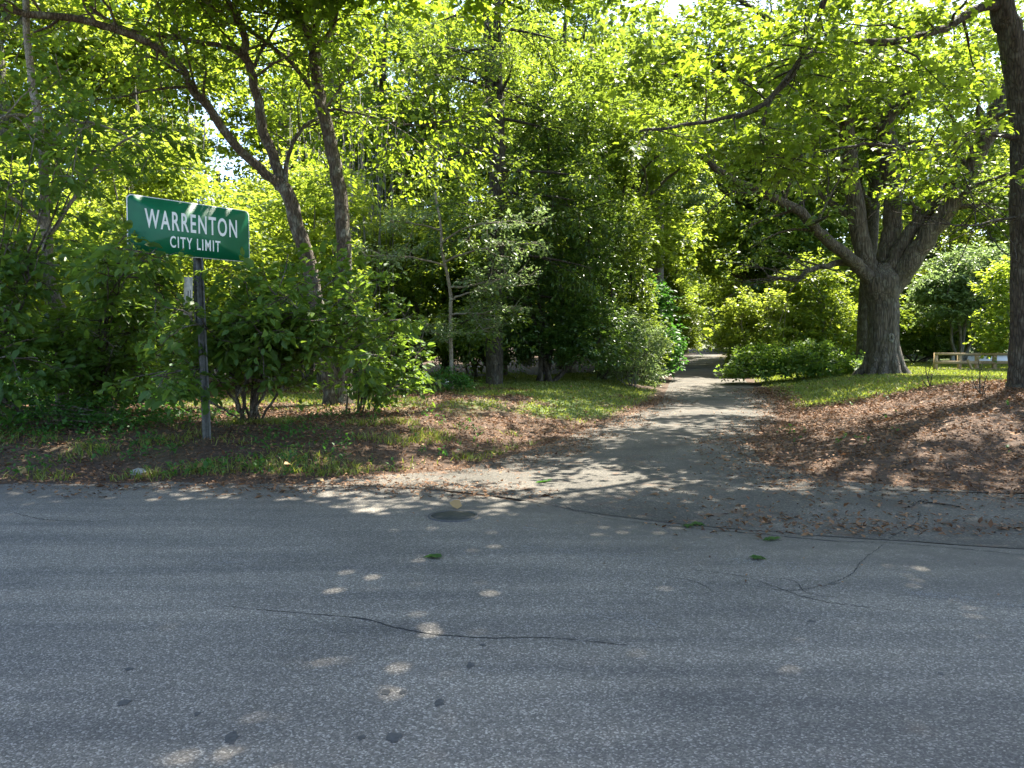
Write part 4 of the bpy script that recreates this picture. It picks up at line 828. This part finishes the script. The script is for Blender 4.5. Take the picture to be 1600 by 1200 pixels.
# ------------------------------------------------------------------ woodland behind: trees of a few kinds, copied
def wood_tree(name, label, x, y, hgt, tr, ells, n, leafmat, bark, seed, per=22, width=.38, L=.215, lean=0, group=None, nl=10, asp=.6):
    rg = np.random.default_rng(seed); base = on(x, y, 0); root = thing(name, label, 'tree', group, tuple(base))
    t = np.linspace(0, 1, 12)[:, None]; pts = np.hstack([t * lean + .25 * np.sin(t * 5 + seed) * t, .2 * np.sin(t * 4 + seed * 2) * t, t * hgt - .3])
    a = Acc(); a.tube(pts, np.interp(t[:, 0], [0, .04, .5, 1], [tr * 1.5, tr * 1.05, tr * .75, tr * .2]), 10, .15, rg); a.build('trunk', bark, root, smooth=True)
    E = [(np.array(c, float), r, wt) for c, r, wt in ells]; A, B = blobs(E, n, rg, .25, .7)
    a = Acc()
    for k in range(nl):
        tt = A[rg.integers(len(A))]; f = np.clip((tt[2] - 1.6) / hgt, .15, .9); s_ = np.array([np.interp(f, t[:, 0], pts[:, q]) for q in range(3)])
        a.tube(spline([s_, (s_ + tt) / 2 + rg.normal(0, .3, 3), tt], 9, .03, rg), np.linspace(tr * .4, .02, 9), 6)
    twigs_to(a, A, B, .01, 6); a.build('branches', bark, root)['kind'] = 'stuff'
    C, D, N, Ls, W, vr = spray(A, B, per, width, L, rg, asp, .2, .5)
    leaves_obj('crown', C, D, N, Ls, W, leafmat, root, 'diamond', rg, vr); return root
GW = 'tall trees of the wood behind the sign and the drive'
tall = wood_tree('woodland_tree', 'tall straight tree in the wood behind the sign', *at_(224, 30), 17, .30, [((0, 0, 8), (3.0, 2.6, 2.4), 2), ((.8, .3, 12), (3.2, 3, 2.8), 3), ((-.6, 0, 15.5), (2.4, 2.4, 2.2), 2)], 1250, M['wood'], M['bark_grey'], 101, group=GW)
wide = wood_tree('woodland_tree', 'broad leafy tree in the wood behind the forked tree', *at_(430, 34), 15, .25, [((0, 0, 6), (3.4, 3, 2.6), 3), ((1.3, 0, 10), (3.2, 3, 2.6), 3), ((-1, .4, 13.5), (2.6, 2.6, 2.2), 2)], 1350, M['lime'], M['bark_brown'], 102, group=GW, lean=.8)
dense = wood_tree('woodland_tree', 'dense mid-green tree standing behind the pale dogwood', *at_(600, 33), 16, .28, [((0, 0, 5), (3.2, 2.6, 3), 3), ((.5, 0, 9.5), (3, 2.8, 2.8), 3), ((0, 0, 14), (2.6, 2.6, 2.8), 2)], 1600, M['oak'], M['bark_dark'], 103, group=GW)
feath = wood_tree('woodland_tree', 'tall open-crowned tree beside the far end of the drive', *at_(1030, 44), 20, .32, [((0, 0, 10), (3, 2.6, 2), 1), ((1, .5, 14), (3.4, 3, 1.8), 1.2), ((-1, 0, 18), (3, 3, 1.8), 1)], 1000, M['pale'], M['bark_pale'], 104, group=GW)
BG = [(tall, 20, 25, .3, 1.0, 'tall grey-trunked tree in the upper left corner of the wood'), (dense, -90, 29, 1.1, 1.0, 'dense mid-green tree of the wood past the left edge'),
      (wide, 90, 31, 2.2, 1.0, 'broad lime-green tree of the wood above the leaning sapling'), 
      (tall, 520, 42, 2.0, 1.1, 'tall straight tree far behind the slender tree'), (feath, 660, 46, 1.3, 1.05, 'tall open-crowned tree far behind the dogwood'),
      (dense, 880, 37, .7, 1.15, 'dense mid-green tree behind the big holly'), (wide, 980, 40, 5.1, 1.1, 'broad lime-green tree above the left side of the drive'),
      (wide, 1062, 70, 3.2, 1.0, 'pale lime-green tree on the left at the far end of the drive'), (wide, 1160, 58, 1.9, 1.0, 'broad lime-green tree right of the far end of the drive'),
      (tall, 1195, 50, 4.4, 1.1, 'tall grey-trunked tree right of the drive, behind the golden shrub'), (feath, 1260, 52, 2.8, 1.0, 'tall open-crowned tree behind the oak limbs on the left'),
      (wide, 1340, 48, .2, 1.1, 'broad lime-green tree directly behind the great oak'), (dense, 1450, 56, 2.4, 1.05, 'dense tree behind the pale silvery tree'),
      (tall, 1540, 47, 5.6, 1.05, 'tall grey-trunked tree behind the rail fence'), (wide, 1640, 42, 3.0, 1.0, 'broad lime-green tree past the right edge behind the fence'),
      (feath, 240, 52, .9, 1.1, 'tall open-crowned tree deep in the wood above the sign'),
      (dense, 700, 34, 3.9, .9, 'dense mid-green tree behind the dark twin-stemmed evergreen'), (wide, 780, 31, .9, .95, 'broad lime-green tree just behind the dark twin-stemmed evergreen'),
      (wide, 210, 36, .7, 1.0, 'broad lime-green tree behind the cane thicket'), (dense, 930, 48, 1.0, 1.1, 'dense mid-green tree behind the narrow evergreen by the drive'),
      (tall, 1040, 57, 3.0, 1.1, 'tall tree leaning over the far left of the drive'), (wide, 1125, 95, 2.5, 1.3, 'large lime-green tree where the drive disappears'), (wide, 1070, 82, 3.5, 1.2, 'broad lime-green tree left of where the drive disappears'), (wide, 1210, 66, 4.5, 1.1, 'broad lime-green tree behind the golden shrub, far off'),
      (dense, 1290, 60, 3.3, 1.2, 'dense tree far behind the low greens beside the oak'), (dense, 1370, 64, .3, 1.2, 'dense tree far behind the oak trunk'), (wide, 1500, 62, 1.3, 1.2, 'broad lime-green tree far behind the rail fence'), (dense, 1620, 52, 2.2, 1.1, 'dense tree far behind the right-hand maple'),
      (wide, 560, 52, 2.2, 1.2, 'broad lime-green tree deep in the wood right of the slender tree'), (tall, 820, 44, 2.2, 1.1, 'tall grey-trunked tree behind the big holly'),
      (wide, 1030, 54, 4.1, 1.35, 'tallest lime-green tree above the far end of the drive'), (wide, 1178, 49, 2.6, 1.3, 'broad lime-green tree arching over the far drive'), (dense, 1250, 47, .5, 1.25, 'tall dense tree behind the long left limb of the oak'), (wide, 950, 55, 3.7, 1.35, 'broad lime-green tree high behind the holly'),
      (tall, 1760, 38, 1.0, 1.0, 'tall grey-trunked tree beyond the right edge of the field')]
for src, px, dep, rz, sc_, lab in BG:
    x, y = at_(px, dep); copy_tree(src, lab, tuple(on(x, y, -.05)), rz, sc_)
# second dark trunk close behind the oak
wood_tree('woodland_tree', 'dark narrow tree standing close behind the left of the oak trunk', *at_(1352, 32.5), 14, .38, [((-1, .5, 9), (3, 2.6, 2.4), 1), ((0, 0, 12.5), (2.8, 2.6, 2.4), 1)], 700, M['oak'], M['bark_dark'], 105)
# bright understorey
US = [(60, 21, 'lime'), (190, 24, 'gold'), (310, 22, 'lime'), (420, 25, 'gold'), (500, 22.5, 'lime'), (590, 28, 'lime'), (10, 18.5, 'wood'), (260, 19, 'wood'), (640, 30, 'gold'), (740, 29, 'wood'), (890, 33, 'lime'), (960, 38, 'wood'), (1030, 50, 'wood'), (1058, 64, 'lime'), (1150, 60, 'wood'), (1190, 47, 'lime'), (1250, 45, 'wood'), (1330, 42, 'lime'), (1420, 50, 'wood'), (1480, 56, 'lime'), (1560, 50, 'wood'), (1105, 92, 'lime'), (1138, 84, 'lime'), (380, 30, 'wood'), (130, 29, 'wood'), (540, 33, 'wood')]
protos = {}
ul = ['yellow-green understorey bush behind the leaning sapling', 'golden understorey bush behind the left end of the sign', 'lime understorey bush behind the right end of the sign', 'golden understorey bush behind the forked trunk',
      'lime understorey bush between the forked and slender trees', 'lime understorey bush right of the slender tree', 'mid-green understorey bush at the far left', 'mid-green understorey bush directly behind the sign post', 'golden understorey bush behind the dogwood, farthest back',
      'mid-green understorey bush behind the dark twin-stemmed evergreen', 'lime understorey bush behind the big holly', 'mid-green understorey bush behind the narrow evergreen', 'mid-green bush on the left of the drive halfway along', 'lime bush on the left near the far end of the drive', 'mid-green bush on the right near the far end of the drive', 'lime bush behind the golden twiggy shrub',
      'mid-green bush behind the loose yellow-green shrub', 'lime bush left behind the oak trunk', 'mid-green bush right behind the oak trunk', 'lime bush behind the left post of the rail fence', 'mid-green bush behind the right end of the rail fence', 'lime bush where the drive disappears', 'lime bush closing the right side of the drive end',
      'mid-green bush deep behind the right end of the sign', 'mid-green bush deep behind the leaning tree', 'mid-green bush deep behind the slender tree']
for (px, dep, mt), lab in zip(US, ul):
    x, y = at_(px, dep)
    if mt not in protos:
        protos[mt] = bush('understorey_bush', lab, 'bush', x, y, [((0, 0, 1.6), (2.1, 1.5, 1.6), 2), ((.5, .2, 3.6), (1.8, 1.4, 1.4), 1.5), ((-.6, 0, 5.2), (1.3, 1.2, 1.0), .8)], 1700, M[mt], M['bark_grey'], 120 + len(protos), per=13, width=.25, L=.145, out=.5, sr=.035, stems=8, inner=.25)
    else: copy_tree(protos[mt], lab, tuple(on(x, y)), rng.uniform(0, 6), rng.uniform(.9, 1.15))
# thicket of thin upright stems behind the sign
a = Acc()
for k in range(260):
    px = rng.choice([rng.uniform(150, 320), rng.uniform(450, 620)]); dep = rng.uniform(25, 30); x, y = at_(px, dep); b_ = on(x, y, -.1)
    h_ = rng.uniform(6, 10); ln = rng.normal(0, .5, 2); a.tube(spline([b_, b_ + np.array([ln[0] * .3, ln[1] * .3, h_ * .5]), b_ + np.array([ln[0], ln[1], h_])], 6), np.linspace(rng.uniform(.018, .04), .01, 6), 4)
tag(a.build('cane_thicket', M['bark_grey']), 'thicket of thin upright canes in the wood behind the sign', kind='stuff')
# trunks and leaves of the far wood
E = []; rw = np.random.default_rng(77); a = Acc()
for k in range(70):
    an = -58 + 116 * (k + rw.random()) / 70; d = rw.uniform(62, 92); x, y = d * math.sin(R(an)), d * math.cos(R(an))
    if abs(x - centre_x(y)) < 2.6: x += 6
    z = float(height(x, y)); h_ = rw.uniform(12, 18) if an > 32 else rw.uniform(7, 12)
    a.tube([(x, y, z - .3), (x + rw.normal(0, .4), y, z + h_ * .5), (x + rw.normal(0, .8), y, z + h_ * .9)], [.3, .22, .08], 7)
    E += [((x, y, z + h_ * .22), (4.2, 3.2, h_ * .24), 1.2), ((x + rw.normal(0, 1), y, z + h_ * .55), (4.4, 3.2, h_ * .24), 1), ((x + rw.normal(0, 1), y, z + h_ * .85), (3.2, 3, h_ * .16), .7)]
o = a.build('far_tree_trunks', M['bark_grey']); tag(o, 'trunks of the far wood closing the view', kind='stuff')
A, B = blobs(E, 16000, rw, .35, 1.0); A, B = keep_above(A, B)
C, D, N, Ls, W, vr = spray(A, B, 8, .75, .52, rw, .7, .2, .6)
o = leaves_obj('far_woodland', C, D, N, Ls, W, M['wood'], None, 'diamond', rw, vr); tag(o, 'far green wood closing the view beyond the drive and the field', kind='stuff')

# ------------------------------------------------------------------ leaf litter, grass, weeds
rl = np.random.default_rng(88)
def litter(n, xr, yr, dens, L, name, label, mat, zj=.03, size=(.5, 1.3)):
    x = rl.uniform(*xr, n); y = rl.uniform(*yr, n); k = rl.random(n) < dens(x, y); x = x[k]; y = y[k]; m = len(x)
    sd = road_sd(x, y); z = np.where(sd < 0, drive_z(y) + .012, height(x, y) + .0) + rl.random(m) * zj * sstep(-.5, .5, sd) + .008
    D = rl.normal(0, 1, (m, 3)); D[:, 2] *= .3; N = rl.normal(0, .45, (m, 3)) + [0, 0, 1.1]
    N = np.where((sd < .05)[:, None], N * [.35, .35, 1], N)
    Ls = L * np.exp(rl.normal(-.08, .3, m)) * (.75 + y * .012)
    o = leaves_obj(name, np.stack([x, y, z], -1), D, N, Ls, Ls * .55, mat, None, 'diamond', rl); tag(o, label, kind='stuff'); return o
def dens_right(x, y):
    sd = road_sd(x, y); dx = x - centre_x(y); spill = sstep(-2.6, .1, sd + 1.4 * (fbm(x * .7, y * 1.1) - .5)) ** 2.5
    return (dx > -.3) * (y > 6.2) * (.6 + .4 * sstep(.3, .6, fbm(x * 1.5, y * 2 + 4))) * spill * np.where(sd < 0, sstep(0, 1.9, dx - .8 * (fbm(x * 1.3, y * 1.3 + 8) - .3)), 1) * (1 - .93 * grassy(x, y)) * (1 - sstep(27, 33, y))
def dens_left(x, y):
    sd = road_sd(x, y); dx = x - centre_x(y); spill = sstep(-1.5, .1, sd + 1.3 * (fbm(x * 1.1, y * 1.3) - .5)) ** 2.2
    return (dx <= -.3) * spill * (1 - .9 * grassy(x, y)) * (.5 + .5 * fbm(x * .9 + 7, y * .9)) * (1 - sstep(20, 26, y))
litter(125000, (-1, 17), (6.2, 28), dens_right, .064, 'leaf_litter', 'deep brown leaf litter heaped right of the drive', M['dryleaf'], .07)
litter(95000, (-12, 7), (7.8, 24), dens_left, .06, 'leaf_litter', 'brown leaf litter over the bank left of the drive', M['dryleaf'], .035)
litter(90000, (1, 14), (6.4, 20), lambda x, y: dens_right(x, y) * (.3 + .7 * sstep(.35, .6, fbm(x * 1.1 + 40, y * 1.6))), .032, 'leaf_litter', 'fine broken leaf crumbs under the trees right of the drive', M['dryleaf'], .02)
litter(60000, (-10, 4), (8.2, 15), lambda x, y: dens_left(x, y), .028, 'leaf_litter', 'fine broken leaf crumbs on the bank by the sign', M['dryleaf'], .015)
litter(2600, (-1.5, 7), (5.8, 30), lambda x, y: (road_sd(x, y) < -.05) * (y > yedge(x) + .1 - .6 * rl.random(len(x))) * sstep(.5, .8, fbm(x * 1.7 + 2, y * 1.2 + 9)) , .06, 'leaf_litter', 'scattered brown leaves and bark lying on the drive', M['dryleaf'], .01)
litter(700, (-9, 9), (3, 9), lambda x, y: (road_sd(x, y) < 0) * sstep(2.5, 0, yedge(x) - y) * .9, .035, 'leaf_litter', 'sparse crumbs of leaf along the asphalt edge', M['dryleaf'], .006)
def grass(n, xr, yr, dens, hgt, name, label, mat, wd=.012, lean=.35):
    x = rl.uniform(*xr, n); y = rl.uniform(*yr, n); k = rl.random(n) < dens(x, y); x = x[k]; y = y[k]; m = len(x)
    z = height(x, y) - .01; h_ = hgt * rl.uniform(.4, 1.3, m); an = rl.uniform(0, 2 * math.pi, m); w_ = wd * (1 + y * .035)
    dx, dy = np.cos(an) * w_, np.sin(an) * w_; lx, ly = rl.normal(0, lean, m) * h_, rl.normal(0, lean, m) * h_
    V = np.stack([np.stack([x - dx, y - dy, z], -1), np.stack([x + dx, y + dy, z], -1), np.stack([x + lx * .5 + dx * .7, y + ly * .5 + dy * .7, z + h_ * .6], -1),
                  np.stack([x + lx * .5 - dx * .7, y + ly * .5 - dy * .7, z + h_ * .6], -1), np.stack([x + lx * 1.3, y + ly * 1.3, z + h_ * .95], -1)], 1)
    i = np.arange(m)[:, None] * 5; T = np.concatenate([i + [0, 1, 2], i + [0, 2, 3], i + [3, 2, 4]])
    o = mesh_obj(name, V.reshape(-1, 3), T, mat, attrs={'leafvar': np.repeat(rl.random(m), 5)}); tag(o, label, kind='stuff'); return o
M['grass'] = leaf_mat('grass_blade', (.08, .13, .02), (.14, .18, .03), (.26, .26, .09), (.38, .44, .05), .4, .5, .4)
grass(60000, (-8, 7), (12.5, 33), lambda x, y: grassy(x, y) * (x < centre_x(y)) * .95, .07, 'grass', 'short sunlit grass left of the drive', M['grass'])
grass(90000, (4, 26), (17, 42), lambda x, y: grassy(x, y) * (x > centre_x(y)), .09, 'grass', 'rough grass around the oak right of the drive', M['grass'])
tf = lambda x, y: (road_sd(x, y) > .15) * sstep(.5, .68, fbm(x * 1.6 + 3, y * 1.9)) * (x < 1)
grass(60000, (-12, 1), (8.7, 13), lambda x, y: tf(x, y) * .45, .11, 'grass', 'ragged grass tufts and weeds on the verge by the sign', M['grass'], .006, .5)
# small weed seedlings in the verge and litter
def seedlings(n, xr, yr, dens, label):
    x = rl.uniform(*xr, n); y = rl.uniform(*yr, n); k = rl.random(n) < dens(x, y); x = x[k]; y = y[k]; m = len(x)
    A = np.stack([x, y, height(x, y) + .03], -1); B = A + np.stack([rl.normal(0, .05, m), rl.normal(0, .05, m), rl.uniform(.05, .16, m)], -1)
    C, D, N, Ls, W, vr = spray(A, B, 7, .05, .05, rl, .6, .1, .4)
    o = leaves_obj('weeds', C, D, N, Ls, W, M['fern'], None, 'oval', rl, vr); tag(o, label, kind='stuff')
seedlings(2400, (-12, -.5), (8.7, 13.5), lambda x, y: (road_sd(x, y) > .2) * sstep(.35, .6, fbm(x + 20, y)) * .8, 'small leafy weeds sprouting on the verge by the sign')
seedlings(160, (4, 14), (8.5, 18), lambda x, y: (road_sd(x, y) > .3) * sstep(.5, .7, fbm(x + 3, y)), 'few green seedlings poking from the leaf litter')
open('/tmp/tris','w').write(str(sum(len(m.loops) - 2 * len(m.polygons) for m in bpy.data.meshes)))
